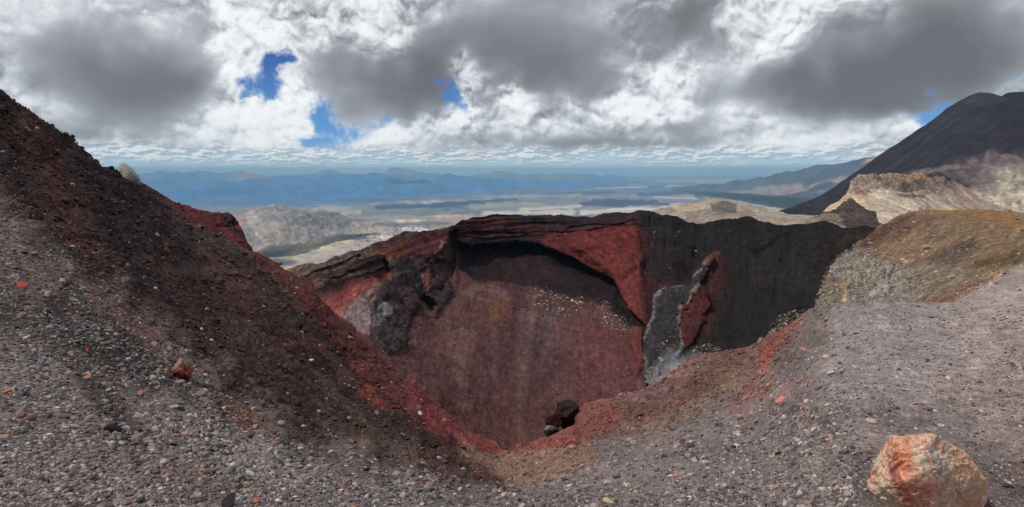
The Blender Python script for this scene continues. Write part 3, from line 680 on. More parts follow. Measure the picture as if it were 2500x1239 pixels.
# black ash wall
TRANS = 1
blk = [(1562, 530), (1600, 500), (2200, 500), (2200, 570), (2090, 600), (2050, 650), (2020, 720), (1990, 800), (1750, 930), (1680, 890), (1592, 820), (1578, 760), (1572, 700), (1578, 640), (1572, 580)]
ct.paint(blk, (33, 31, 31), 7, 8, 40, .97)
ct.paint([(1556, 545), (1580, 560), (1592, 640), (1586, 720), (1598, 800), (1580, 800), (1566, 730), (1564, 640), (1556, 590)], (66, 35, 36), 22, 12, 20, .8, mott=.2)
ct.stroke([(1440, 596), (1474, 640), (1488, 680)], (84, 38, 38), 3, 10, 8, 22, .6)
ct.stroke([(1460, 590), (1500, 586), (1530, 600), (1520, 612)], (86, 38, 37), 3, 6, 6, 14, .6)
ct.stroke([(1350, 600), (1410, 622), (1470, 668)], (84, 42, 40), 5, 12, 8, 22, .5)
ct.paint([(1585, 600), (1700, 610), (1740, 700), (1700, 780), (1600, 800), (1578, 720)], (42, 34, 37), 20, 8, 24, .8)
ct.paint([(1572, 690), (1640, 690), (1640, 760), (1590, 830), (1575, 780)], (58, 30, 33), 22, 10, 24, .8)
ct.paint([(1640, 650), (1665, 640), (1690, 655), (1680, 680), (1650, 684)], (30, 20, 25), 12, 4, 14, .8)
ct.paint([(1700, 650), (1735, 620), (1790, 640), (1800, 700), (1770, 760), (1700, 860), (1660, 860), (1700, 740)], (46, 31, 30), 60, 20, 30, .6)
ct.paint([(1735, 622), (1765, 630), (1760, 700), (1740, 760), (1725, 720), (1738, 670)], (62, 33, 31), 36, 16, 20, .5)
ct.paint([(1990, 600), (2040, 590), (2080, 560), (2160, 548), (2160, 580), (2060, 610)], (54, 40, 33), 24, 8, 24, .7)
ct.paint([(1800, 600), (2000, 610), (1980, 700), (1820, 700)], (44, 40, 35), 60, 20, 40, .5)
# left flank
ct.paint([(560, 700), (725, 640), (900, 585), (1000, 560), (1100, 555), (1095, 600), (1040, 640), (960, 630), (900, 650), (800, 690), (700, 760)], (116, 98, 88), 8, 6, 24, .95)
ct.paint([(700, 700), (790, 650), (880, 618), (940, 628), (900, 650), (800, 700), (760, 740)], (92, 70, 64), 10, 8, 22, .7, mott=.4, rot=-.4, stretch=3)
ct.paint([(900, 625), (940, 598), (985, 582), (1010, 590), (1002, 630), (960, 632), (920, 640)], (164, 102, 80), 12, 10, 16, .85)
ct.paint([(985, 580), (1050, 566), (1098, 572), (1095, 600), (1050, 625), (1020, 640), (1000, 622)], (150, 88, 88), 12, 10, 16, .85)
ct.paint([(1010, 575), (1090, 562), (1100, 575), (1020, 590)], (112, 64, 56), 6, 5, 16, .5)
ct.paint([(765, 745), (840, 705), (930, 668), (968, 660), (970, 680), (900, 720), (830, 760), (790, 800)], (128, 66, 60), 18, 10, 18, .85)
ct.paint([(800, 780), (860, 730), (930, 690), (925, 740), (905, 790), (900, 830), (860, 830)], (140, 118, 116), 20, 10, 18, .8)
ct.paint([(800, 740), (880, 700), (900, 706), (850, 750), (830, 790)], (150, 78, 70), 14, 6, 18, .6)
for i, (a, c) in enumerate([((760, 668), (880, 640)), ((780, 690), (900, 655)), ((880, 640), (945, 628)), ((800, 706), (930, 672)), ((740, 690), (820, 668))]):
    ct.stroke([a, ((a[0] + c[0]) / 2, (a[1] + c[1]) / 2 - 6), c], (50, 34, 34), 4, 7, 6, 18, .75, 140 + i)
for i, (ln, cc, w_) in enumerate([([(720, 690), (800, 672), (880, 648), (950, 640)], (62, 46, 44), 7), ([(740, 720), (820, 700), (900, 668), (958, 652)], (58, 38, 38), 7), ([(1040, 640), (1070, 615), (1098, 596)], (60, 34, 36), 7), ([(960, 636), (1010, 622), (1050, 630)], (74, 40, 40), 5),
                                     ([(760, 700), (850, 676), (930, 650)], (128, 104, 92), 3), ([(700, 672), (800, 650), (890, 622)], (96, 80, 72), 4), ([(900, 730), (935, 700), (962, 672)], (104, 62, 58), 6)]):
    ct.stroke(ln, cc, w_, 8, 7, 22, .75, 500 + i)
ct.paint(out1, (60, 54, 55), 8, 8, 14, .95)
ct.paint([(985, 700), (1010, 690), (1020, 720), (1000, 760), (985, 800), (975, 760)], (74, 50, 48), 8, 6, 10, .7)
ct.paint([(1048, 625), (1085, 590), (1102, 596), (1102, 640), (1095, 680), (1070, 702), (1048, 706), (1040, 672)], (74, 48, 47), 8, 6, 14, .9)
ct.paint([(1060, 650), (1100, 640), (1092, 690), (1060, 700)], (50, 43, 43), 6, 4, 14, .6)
ct.paint([(905, 800), (900, 780), (925, 745), (950, 745), (955, 770), (930, 790), (912, 815)], (128, 124, 126), 6, 6, 8, .75, mott=.5, ms=7)
ct.paint([(925, 830), (960, 800), (1000, 790), (975, 862), (940, 868)], (72, 58, 58), 8, 5, 14, .8)
ct.paint([(1028, 652), (1040, 640), (1048, 700), (1040, 716), (1030, 690)], (120, 76, 70), 5, 3, 10, .8)
# dyke
dyke = [(1571, 938), (1571, 917), (1583, 902), (1578, 882), (1571, 868), (1583, 844), (1581, 809), (1587, 786), (1594, 778), (1599, 763), (1607, 731), (1625, 713), (1651, 708), (1669, 707), (1676, 694), (1688, 668), (1708, 650), (1723, 642), (1734, 628), (1742, 632), (1732, 654), (1727, 672), (1717, 680), (1716, 690), (1707, 698), (1703, 709), (1688, 724), (1678, 743), (1658, 746), (1655, 763), (1659, 786), (1658, 803), (1659, 832), (1671, 853), (1657, 873), (1628, 884), (1608, 898), (1606, 920), (1618, 940)]
ct.push(dyke, 8, -.03, 5, 10, 19)
ct.ldisp += -.008 * inpoly0(ct.U, ct.V, dyke, 6) * uvn(ct.U, ct.V, 7, 16, 4, 174, -.5, ridge=True)
ct.paint(dyke, (60, 57, 59), 5, 5, 9, 1.0)
ct.paint([(1600, 760), (1660, 720), (1690, 715), (1655, 770), (1650, 830), (1610, 850), (1595, 800)], (48, 45, 48), 10, 6, 14, .8, mott=.4)
ct.paint([(1630, 830), (1652, 790), (1650, 850), (1600, 895), (1600, 860)], (54, 45, 44), 8, 4, 10, .8)
for ln in ([(1606, 734), (1597, 775), (1585, 792), (1582, 840)], [(1574, 866), (1582, 892), (1574, 915), (1584, 938)], [(1606, 900), (1640, 878), (1668, 852)], [(1668, 708), (1626, 715), (1608, 732)], [(1688, 672), (1710, 652), (1732, 636)]):
    ct.stroke(ln, (132, 126, 124), 1.8, 3, 4, 8, .7, int(ln[0][0]))
ct.paint([(1580, 900), (1620, 890), (1612, 940), (1576, 938)], (146, 140, 138), 6, 5, 8, .6, mott=.4, ms=8)
fin = [(1657, 747), (1678, 742), (1687, 724), (1703, 700), (1713, 690), (1720, 702), (1725, 722), (1734, 745), (1730, 763), (1722, 778), (1708, 802), (1692, 832), (1676, 854), (1668, 846), (1660, 828), (1660, 790), (1656, 765)]
ct.paint([(1716, 672), (1735, 640), (1750, 616), (1762, 640), (1758, 700), (1750, 745), (1738, 790), (1730, 830), (1700, 850), (1735, 745), (1722, 700)], (66, 37, 35), 24, 12, 16, .8, mott=.2, ms=14)
ct.paint([(1725, 640), (1742, 616), (1756, 618), (1748, 640), (1732, 660)], (96, 62, 46), 8, 5, 10, .8)
ct.push(fin, 6, -.03, 2, 12, 20)
ct.paint(fin, (80, 40, 37), 4, 3, 10, 1.0)
ct.paint([(1690, 740), (1715, 745), (1712, 790), (1690, 830), (1675, 800)], (62, 40, 38), 10, 5, 12, .7)
ct.stroke([(1658, 746), (1678, 742), (1688, 724), (1704, 700)], (140, 124, 120), 1.6, 3, 2, 8, .7)
ct.stroke([(1658, 750), (1656, 775), (1660, 810), (1664, 845)], (118, 108, 108), 3.5, 4, 3, 8, .75)
ct.stroke([(1640, 715), (1632, 760), (1610, 800), (1600, 850)], (52, 49, 52), 3, 6, 5, 10, .7)
ct.stroke([(1668, 715), (1650, 750), (1640, 800)], (48, 45, 48), 3, 6, 5, 10, .6)
crust = [(1135, 717), (1158, 699), (1185, 700), (1212, 704), (1238, 720), (1250, 735), (1240, 742), (1222, 728), (1190, 716), (1168, 722), (1152, 740)]
ct.push(crust, 5, -.008, 4, 10, 21); ct.paint(crust, (104, 78, 75), 5, 5, 10, .8); ct.setrough(crust, 2.0, 6)
kn = [(1543, 800), (1566, 806), (1572, 850), (1570, 900), (1552, 925), (1532, 905), (1548, 870), (1540, 840)]
ct.push(kn, 10, -.010, 7, 12, 22); ct.paint(kn, (98, 52, 50), 8, 6, 12, .7); ct.setrough(kn, 2.2, 10)
ct.vary(.8, 8, 9, 4, 131)
ct.vary(.6, 7, 5, 4, 135, mask=inpoly0(ct.U, ct.V, dyke, 6) + inpoly0(ct.U, ct.V, out1, 6))
ct.vary(.30, 5, 22, 3, 132)
ct.setrough([(700, 640), (1100, 530), (1110, 700), (1060, 780), (960, 880), (760, 780)], .85, 30); ct.setrough(out1, 1.9, 8); ct.setrough(dyke, 1.1, 6); ct.setrough(fin, 1.8, 6)
ct.setrough([(1600, 560), (2060, 560), (1980, 720), (1850, 860), (1750, 800), (1760, 620)], .35, 40)
ct.setrough([(1140, 640), (1300, 720), (1400, 780), (1400, 980), (1000, 960), (1060, 760)], .55, 60)
bm_ = inpoly0(ct.U, ct.V, blk, 40) * (1 - inpoly0(ct.U, ct.V, dyke, 10))
ct.ldisp += .012 * bm_ * uvn(ct.U + .12 * ct.V, ct.V, 34, 210, 3, 184) + .004 * bm_ * uvn(ct.U + .12 * ct.V, ct.V, 12, 120, 3, 185, ridge=True)
ct.vary(.55, 70, 90, 4, 186, mask=bm_)
ct.vary(.25, 14, 110, 3, 187, mask=bm_)
fl = inpoly0(ct.U, ct.V, [(560, 700), (725, 640), (985, 560), (1100, 555), (1100, 620), (980, 680), (900, 800), (760, 800)], 24)
ct.vary(1.0, 70, 6, 4, 180, rot=-.36, mask=fl)
ct.vary(.6, 26, 9, 4, 181, rot=-.5, mask=fl)
tg = inpoly0(ct.U, ct.V, [(1300, 600), (1440, 545), (1560, 535), (1590, 800), (1540, 760), (1500, 690), (1420, 645)], 20)
ct.vary(.8, 60, 10, 4, 182, rot=.75, mask=tg)
ct.vary(.5, 14, 10, 4, 183, mask=tg)
# bedding: harder and softer layers of ash stand in and out
zl = (VH - ct.V) / F * ct.D; lay = fbm(np.stack([zl / 3.2 + .8 * uvn(ct.U, ct.V, 160, 90, 3, 170), ct.U / 900, ct.U * 0], 1), 4, 171, ridge=True)
lm = inpoly0(ct.U, ct.V, [(600, 700), (725, 640), (1100, 520), (1600, 500), (1600, 560), (1520, 690), (1300, 600), (1110, 620), (1060, 700), (960, 760), (780, 800)], 30)
ct.ldisp += -.010 * lm * lay * (1 - .85 * sstep(ct.U, 1340, 1440))
lay2 = fbm(np.stack([zl / 5.0, ct.U / 700, ct.U * 0], 1), 4, 173, ridge=True)
ct.ldisp += -.003 * inpoly0(ct.U, ct.V, [(1600, 520), (2150, 540), (2040, 640), (1980, 720), (1760, 700), (1600, 640)], 60) * lay2
# rills and scree fans running down the bowl
ri = uvn(ct.U + .18 * (ct.V - 700), ct.V, 13, 150, 4, 172, ridge=True)
ct.ldisp += -.0035 * sstep(ct.V, 690, 780) * ri * (1 - inpoly0(ct.U, ct.V, blk, 30))
ct.vary(.12, 13, 150, 4, 172, mask=sstep(ct.V, 690, 780))
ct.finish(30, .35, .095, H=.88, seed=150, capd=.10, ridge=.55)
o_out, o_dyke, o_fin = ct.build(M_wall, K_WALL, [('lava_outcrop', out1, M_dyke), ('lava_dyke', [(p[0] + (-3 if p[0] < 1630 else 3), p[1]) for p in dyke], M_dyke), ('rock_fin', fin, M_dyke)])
tag(ct.obj, kind='structure')
tag(o_out, 'dark grey lava outcrop bulging from the left flank of the crater, under the red band', 'rock outcrop')
tag(o_dyke, 'upright grey lava dyke with pale edges running up the black crater wall', 'rock dyke')
tag(o_fin, 'rust red rock fin leaning against the right side of the grey dyke', 'rock fin')

# ================================================================== brown slope to the right
md = Sheet('slope', [(1960, 860), (1975, 800), (1992, 745), (2003, 700), (2018, 665), (2036, 638), (2060, 612), (2090, 596), (2120, 578), (2145, 556), (2170, 540), (2195, 528), (2220, 519), (2250, 515), (2300, 514), (2360, 513), (2420, 512), (2460, 516), (2500, 524), (2600, 540), (2800, 560), (3100, 600)],
           [(1960, 900), (2000, 830), (2300, 800), (2600, 760), (3100, 800)], 900, 330,
           [(1960, 860, 95), (1992, 745, 118), (2036, 638, 155), (2090, 596, 180), (2145, 556, 215), (2220, 519, 285), (2360, 513, 300), (2460, 516, 290), (2500, 524, 270), (2800, 560, 200), (3100, 600, 150),
            (1960, 900, 85), (2000, 830, 92), (2300, 800, 40), (2600, 760, 25), (3100, 800, 15), (2200, 740, 78), (2330, 741, 52), (2400, 690, 58), (2500, 640, 62), (2100, 700, 115), (2200, 620, 160), (2350, 600, 150), (2480, 570, 165)], tsm=3, bsm=30, sk=.25)
md.base((106, 86, 68))
md.vary(.30, 70, 10, 5, 160, rot=-.62)
md.paint([(2120, 560), (2200, 525), (2300, 535), (2200, 590), (2100, 620), (2060, 640)], (92, 66, 54), 24, 12, 30, .7)
md.paint([(2090, 600), (2160, 552), (2230, 526), (2180, 560), (2120, 610)], (66, 48, 42), 14, 8, 20, .8)
md.paint([(2150, 600), (2230, 560), (2260, 580), (2180, 630), (2110, 650)], (124, 98, 74), 18, 10, 26, .6, rot=-.62, stretch=3)
md.paint([(2280, 505), (2440, 505), (2500, 520), (2700, 540), (2700, 600), (2500, 566), (2440, 540), (2360, 526), (2270, 524), (2240, 519)], (128, 92, 52), 12, 8, 20, .85, mott=.35, ms=10)
md.paint([(2430, 505), (2520, 520), (2700, 545), (2700, 560), (2480, 528)], (112, 100, 88), 6, 3, 20, .8)
md.paint([(2380, 560), (2500, 560), (2700, 600), (2700, 660), (2480, 640), (2400, 640), (2350, 620)], (116, 94, 70), 30, 14, 26, .6, rot=-.4, stretch=3, mott=.4)
md.paint([(2250, 640), (2320, 600), (2380, 580), (2400, 600), (2330, 650), (2260, 680), (2220, 680)], (74, 64, 58), 16, 10, 22, .8)
md.paint([(2380, 640), (2500, 600), (2700, 600), (2700, 620), (2500, 640), (2400, 660), (2360, 665)], (66, 52, 30), 10, 8, 22, .7, rot=-.4, stretch=3, mott=.3)
md.paint([(2100, 650), (2250, 640), (2400, 660), (2480, 650), (2360, 700), (2260, 735), (2100, 760)], (118, 106, 90), 24, 16, 22, .65)
cliff = [(2025, 660), (2040, 640), (2062, 612), (2095, 606), (2118, 626), (2160, 650), (2200, 662), (2235, 690), (2225, 750), (2060, 760), (2050, 700), (2030, 682)]
md.paint(cliff, (118, 114, 106), 26, 22, 24, .85, mott=.3, ms=14)
md.paint([(2055, 690), (2070, 680), (2066, 740), (2056, 745)], (150, 124, 88), 6, 4, 10, .7)
md.paint([(1970, 760), (2020, 690), (2050, 700), (2070, 760), (1970, 830)], (104, 92, 80), 12, 6, 16, .85)
md.paint([(2240, 745), (2330, 690), (2420, 660), (2480, 660), (2440, 690), (2380, 745), (2300, 800)], (122, 88, 68), 10, 7, 20, .85, rot=-.4, stretch=3)
md.paint([(2320, 745), (2420, 690), (2520, 640), (2700, 640), (2700, 800), (2300, 800)], (150, 138, 130), 22, 8, 24, .9)
md.paint([(2400, 680), (2500, 640), (2560, 640), (2480, 690)], (160, 138, 106), 16, 8, 20, .6)
md.stroke([(1985, 760), (1998, 715), (2012, 680), (2030, 648), (2056, 618), (2085, 598)], (30, 26, 28), 5, 5, 3, 16, .9)
md.vary(.85, 44, 6, 4, 161, rot=-.62, mask=sstep(md.V, 526, 556))
md.vary(.6, 9, 4, 4, 162, rot=-.5)
md.setrough(cliff, 3.0, 16)
cm = sstep(sdist(md.U, md.V, cliff), -12, 12)
md.ldisp += .020 * cm * uvn(md.U, md.V, 9, 26, 4, 164, ridge=True) + .02 * cm * uvn(md.U, md.V, 26, 26, 3, 165)
md.rough *= .8
md.finish(24, .3, .05, H=.85, seed=170, capd=.10, ridge=.4)
(o_cliff,) = md.build(M_mound, K_MOUND, [('cliff', cliff, None)])
tag(md.obj, kind='structure')
tag(o_cliff, 'broken grey rock face at the foot of the brown slope, right of the black wall', 'cliff')

# ================================================================== red spur behind the left slope
def p_sp(s):
    s.vary(.4, 14, 14, 4, 63)
    s.paint([(300, 440), (345, 448), (440, 500), (520, 540), (560, 585), (300, 640)], (72, 50, 50), 12, 8, 16, .4)
    s.paint([(535, 522), (560, 522), (578, 540), (570, 560), (590, 570), (600, 600), (545, 565), (535, 545)], (52, 40, 42), 5, 5, 10, .85)
    s.paint([(570, 575), (600, 600), (640, 640), (580, 600)], (90, 44, 46), 5, 4, 10, .8)
    s.ledge([(520, 548), (548, 554), (575, 548)], .03, 14, 3, 4, 12, ends=6)
spur = simple('spur', [(200, 400), (300, 428), (335, 440), (355, 452), (380, 464), (403, 474), (432, 488), (464, 498), (490, 509), (512, 518), (530, 523), (545, 522), (552, 521), (560, 524), (570, 532), (575, 548), (581, 562), (590, 580), (597, 599), (620, 630), (660, 680)],
       [(200, 520), (400, 600), (600, 700), (660, 720)], [(200, 400, 100), (355, 452, 108), (545, 522, 118), (597, 599, 104), (660, 680, 98), (200, 520, 92), (400, 600, 90), (600, 700, 88), (660, 720, 88)],
       420, 150, (98, 46, 46), 14, .3, .085, M_wall, K_WALL, p_sp, seed=180, tsm=2, capd=.14, ridge=.6, sk=.2)

# ================================================================== the ground we stand on
gr = Sheet('ground', [(-600, -215), (-300, -15), (0, 229), (50, 262), (100, 290), (130, 312), (160, 332), (200, 362), (250, 398), (290, 425), (335, 447), (347, 456), (400, 500), (444, 533), (490, 557), (524, 570), (560, 586), (597, 603), (650, 632), (700, 655), (740, 680), (766, 704), (785, 735), (830, 776), (870, 812), (905, 838), (945, 885), (985, 904), (1012, 918), (1030, 945), (1040, 962), (1060, 982), (1090, 1006), (1120, 1028), (1145, 1062), (1190, 1074), (1212, 1086), (1222, 1104), (1238, 1108), (1262, 1090), (1300, 1084), (1345, 1068), (1400, 1045), (1412, 1004), (1440, 982), (1480, 980), (1500, 976), (1525, 962), (1560, 956), (1600, 940), (1640, 915), (1675, 885), (1700, 868), (1740, 862), (1790, 858), (1820, 850), (1850, 838), (1880, 820), (1915, 800), (1940, 785), (1960, 766), (1975, 756), (2000, 750), (2040, 743), (2070, 739), (2150, 738), (2230, 739), (2300, 741), (2340, 738), (2370, 722), (2410, 698), (2455, 670), (2500, 645), (2600, 600), (3000, 540)],
           [(-600, 1750), (3000, 1750)], 1500, 620,
           [(-600, -215, 45), (-300, -15, 48), (0, 229, 52), (130, 312, 58), (300, 430, 68), (444, 533, 76), (597, 603, 80), (740, 680, 72), (870, 812, 62), (985, 904, 52), (1060, 982, 44), (1145, 1062, 36), (1235, 1105, 32), (1345, 1068, 31), (1412, 1000, 34), (1480, 980, 36), (1600, 940, 37), (1700, 868, 38), (1850, 838, 34), (1960, 766, 26), (2070, 739, 17), (2230, 739, 14.5), (2340, 738, 15), (2500, 645, 24), (2600, 600, 30), (3000, 540, 30),
            (-600, 500, 16), (-300, 700, 9.5), (0, 400, 32), (0, 500, 22), (0, 650, 12.5), (0, 800, 8), (0, 1000, 4.9), (0, 1280, 3.0), (300, 600, 28), (300, 800, 11), (300, 1000, 6), (300, 1280, 3.1), (600, 800, 24), (600, 900, 14), (600, 1050, 7), (600, 1150, 4.6), (600, 1280, 3.2),
            (900, 1000, 24), (900, 1100, 9.5), (900, 1200, 4.6), (1225, 1130, 26), (1225, 1170, 12), (1225, 1192, 6.0), (1250, 1280, 3.2), (1100, 1120, 14), (1100, 1180, 6.4), (1350, 1120, 15), (1350, 1180, 6.5), (1500, 1100, 10), (1600, 1050, 11), (1760, 960, 15), (1760, 1080, 6.5), (1500, 1180, 5), (1960, 900, 8.5), (1960, 1050, 5), (2230, 850, 8.2), (2230, 1000, 4.8), (2500, 750, 11.5), (2500, 850, 7.6), (2500, 1000, 4.7), (1900, 1280, 3.05), (2500, 1280, 3.0), (3000, 1000, 4.6), (3000, 750, 10),
            (-600, 1000, 4.8), (-600, 1280, 3.0), (3000, 1280, 3.0), (-600, 1750, 1.75), (600, 1750, 1.75), (1800, 1750, 1.75), (3000, 1750, 1.75)], tsm=3, bsm=0, sk=.18, tp=1.0)
# a few broad humps, hollows and shelves
gr.ledge([(980, 1092), (1060, 1090), (1120, 1110), (1160, 1150), (1225, 1182)], .09, 12, 4, 6, 24, 5, ends=30)
gr.ledge([(560, 905), (640, 960), (700, 1010), (740, 1040)], .05, 30, 6, 8, 24, 6)
gr.ledge([(380, 420), (440, 540), (520, 600)], .0, 30)
for i, (poly, amt, so) in enumerate([([(200, 330), (330, 420), (360, 520), (300, 560), (220, 480), (150, 380)], -.04, 40), ([(370, 500), (440, 540), (450, 610), (380, 620), (330, 570)], -.06, 34), ([(470, 560), (560, 600), (700, 760), (640, 800), (500, 700)], -.03, 50),
                                     ([(600, 960), (680, 985), (720, 1040), (690, 1080), (640, 1060)], -.05, 24), ([(1000, 920), (1040, 950), (1036, 1000), (980, 960)], -.03, 20), ([(1620, 960), (1760, 880), (1860, 860), (1800, 960), (1680, 1010)], -.03, 60),
                                     ([(60, 250), (150, 320), (140, 380), (40, 330)], -.04, 30), ([(520, 800), (700, 900), (720, 940), (560, 860)], .03, 50), ([(420, 890), (480, 900), (490, 950), (440, 950)], .02, 20)]):
    gr.push(poly, so, amt, 12, 40, 190 + i)
# ---- mineral colours, with contact shade painted in beside the boulder
gr.base((124, 111, 107))
U, V = gr.U, gr.V
up = [(-600, -300), (0, 100), (600, 560), (760, 660), (1150, 1050), (1260, 1180), (1160, 1200), (1000, 1150), (760, 1090), (640, 1040), (480, 900), (330, 780), (180, 680), (0, 520), (-600, 200)]
gr.paint(up, (54, 40, 39), 150, 90, 90, .97)
gr.paint([(-600, -300), (0, 150), (350, 440), (420, 560), (330, 640), (200, 560), (0, 420), (-600, 0)], (42, 34, 33), 40, 20, 50, .8)
gr.paint([(20, 250), (80, 290), (150, 330), (160, 420), (260, 600), (200, 640), (100, 480), (20, 360)], (84, 54, 46), 30, 16, 34, .6, mott=.5)
gr.paint([(330, 440), (450, 530), (600, 600), (640, 640), (560, 620), (440, 560)], (80, 68, 66), 12, 6, 20, .6)
gr.paint([(600, 590), (760, 680), (900, 820), (1160, 1060), (1260, 1100), (1200, 1110), (1080, 1090), (960, 1000), (860, 900), (760, 790), (640, 660)], (92, 49, 46), 24, 14, 30, .9, mott=.2)
gr.paint([(1000, 910), (1040, 950), (1050, 990), (1150, 1070), (1050, 1050), (980, 960)], (122, 58, 58), 16, 8, 20, .6)
gr.paint([(480, 600), (620, 680), (820, 880), (960, 1010), (900, 1020), (740, 900), (560, 740)], (88, 64, 58), 26, 14, 24, .5, rot=.75, stretch=4, mott=.4)
gr.paint([(520, 660), (700, 800), (860, 960), (900, 1020), (800, 980), (640, 850), (500, 720)], (58, 38, 37), 24, 14, 24, .6, rot=.75, stretch=4, mott=.2)
gr.paint([(560, 760), (760, 900), (940, 1060), (1080, 1120), (1000, 1150), (800, 1060), (640, 920), (500, 800)], (94, 78, 66), 24, 14, 26, .5, rot=.7, stretch=4, mott=.5)
gr.paint([(600, 820), (760, 950), (900, 1060), (860, 1080), (700, 960), (560, 860)], (62, 46, 44), 18, 10, 24, .6, rot=.7, stretch=4)
gr.paint([(860, 920), (900, 950), (960, 1010), (930, 1010), (880, 970)], (134, 58, 48), 10, 8, 14, .7, mott=.4)
gr.paint([(1000, 1080), (1120, 1110), (1225, 1180), (1140, 1195), (980, 1140)], (78, 58, 52), 16, 10, 24, .7)
# loose grey scree between the dark slope and the viewer
gr.paint([(-600, 300), (0, 560), (160, 660), (300, 770), (420, 880), (560, 1000), (400, 980), (200, 900), (0, 820), (-600, 700)], (68, 57, 54), 90, 60, 60, .85)
gr.paint([(-50, 560), (60, 620), (150, 700), (120, 760), (0, 700)], (124, 100, 100), 26, 14, 26, .6, mott=.4)
gr.paint([(120, 720), (300, 800), (430, 920), (380, 960), (200, 860), (100, 780)], (54, 47, 46), 26, 14, 26, .7)
gr.paint([(210, 690), (290, 750), (360, 810), (420, 860), (450, 930), (520, 960), (640, 1060), (600, 1060), (500, 970), (420, 900), (330, 820), (200, 720)], (112, 70, 60), 24, 20, 18, .6, mott=.6, ms=14)
gr.paint([(560, 985), (650, 1020), (660, 1070), (600, 1060), (540, 1010)], (104, 66, 56), 20, 16, 18, .6)
gr.paint([(170, 880), (260, 930), (380, 1080), (330, 1150), (300, 1100), (200, 960)], (72, 58, 56), 20, 12, 26, .8)
gr.paint([(-100, 1100), (200, 1120), (400, 1200), (400, 1300), (-100, 1300)], (142, 122, 116), 50, 20, 60, .5)
gr.paint([(400, 1040), (640, 1060), (800, 1130), (700, 1200), (480, 1120)], (142, 130, 130), 30, 16, 30, .7, mott=.3)
gr.paint([(420, 1120), (520, 1160), (560, 1230), (440, 1230), (380, 1160)], (96, 76, 70), 26, 12, 24, .6)
gr.paint([(740, 1080), (960, 1140), (1200, 1195), (1130, 1215), (900, 1180), (700, 1120)], (96, 84, 80), 18, 10, 24, .6)
gr.paint([(700, 1180), (1300, 1200), (1500, 1210), (1500, 1300), (700, 1300)], (106, 99, 99), 26, 14, 40, .6)
# tan bowl and the red saddle
gr.paint([(1130, 1085), (1225, 1105), (1300, 1085), (1420, 1060), (1460, 1120), (1380, 1170), (1240, 1185), (1180, 1150), (1120, 1110)], (138, 108, 92), 46, 22, 30, .9)
gr.paint([(1100, 1060), (1190, 1070), (1215, 1085), (1235, 1108), (1180, 1105), (1130, 1090)], (134, 68, 64), 10, 6, 16, .85)
gr.paint([(1236, 1106), (1262, 1086), (1345, 1064), (1440, 1030), (1560, 1010), (1520, 1050), (1400, 1090), (1300, 1100)], (124, 66, 60), 12, 10, 20, .85)
gr.paint([(1400, 990), (1500, 965), (1600, 930), (1700, 860), (1880, 815), (1960, 760), (1960, 800), (1860, 900), (1700, 980), (1560, 1060), (1440, 1080), (1380, 1060)], (116, 84, 76), 20, 10, 26, .9)
gr.paint([(1500, 1000), (1620, 960), (1700, 900), (1840, 860), (1780, 930), (1640, 1010), (1540, 1040)], (98, 72, 60), 20, 12, 22, .7, rot=-.5, stretch=3, mott=.3)
gr.paint([(1640, 1000), (1740, 950), (1800, 900), (1840, 900), (1780, 970), (1680, 1030), (1560, 1080)], (114, 88, 68), 20, 12, 22, .6, rot=-.5, stretch=3, mott=.3)
gr.paint([(1380, 1000), (1440, 980), (1520, 990), (1500, 1040), (1430, 1070), (1380, 1060)], (118, 62, 56), 16, 10, 20, .7, mott=.2)
gr.paint([(1520, 960), (1620, 940), (1680, 960), (1600, 1000)], (116, 92, 94), 20, 8, 20, .5)
gr.paint([(1850, 900), (1870, 850), (1905, 810), (1960, 765), (1955, 790), (1920, 830), (1890, 880), (1870, 910)], (158, 80, 66), 10, 8, 14, .85, mott=.3, ms=10)
gr.paint([(1760, 990), (1850, 900), (1900, 900), (1880, 960), (1800, 1020)], (138, 96, 92), 22, 12, 20, .6, mott=.4)
gr.paint([(1880, 960), (1960, 910), (1990, 930), (1900, 1000)], (150, 112, 110), 22, 12, 20, .5, mott=.4)
gr.paint([(1940, 770), (1990, 755), (2060, 745), (2000, 840), (1920, 900), (1880, 880)], (112, 98, 90), 20, 10, 26, .7)
gr.paint([(2050, 735), (2400, 738), (2420, 900), (2200, 1000), (2000, 960), (2040, 800)], (146, 134, 130), 90, 60, 70, .85)
gr.paint([(2330, 742), (2500, 640), (3000, 540), (3000, 900), (2400, 900)], (160, 145, 136), 120, 80, 70, .8)
gr.paint([(2260, 930), (2500, 800), (3000, 800), (3000, 1100), (2500, 1100), (2400, 1050)], (154, 136, 126), 50, 20, 40, .6)
gr.paint([(2380, 1130), (2520, 1100), (2520, 1250), (2400, 1250)], (84, 70, 66), 40, 20, 30, .7)  # gravel darkened for contact shade right of the boulder
gr.paint([(1950, 1060), (2110, 1040), (2130, 1240), (1960, 1240)], (140, 126, 120), 40, 20, 40, .6)
gr.paint([(2060, 1090), (2120, 1110), (2150, 1200), (2170, 1250), (2090, 1250)], (80, 72, 70), 26, 12, 22, .7)  # contact shade along the boulder's left foot, painted on the gravel
gr.vary(.45, 90, 60, 4, 204)
gr.vary(.5, 12, 12, 4, 200, mask=sstep(V, 500, 900) * .6 + .4)
gr.vary(.50, 60, 9, 4, 201, rot=.72, mask=sstep(U, 1250, 1050) * sstep(V, 1150, 950))
gr.vary(.40, 60, 9, 4, 202, rot=-.55, mask=sstep(U, 1300, 1450) * sstep(U, 2050, 1900) * sstep(V, 1120, 1040))
gr.vary(.45, 34, 13, 4, 203, mask=sstep(U, 1900, 2150), rot=.1)
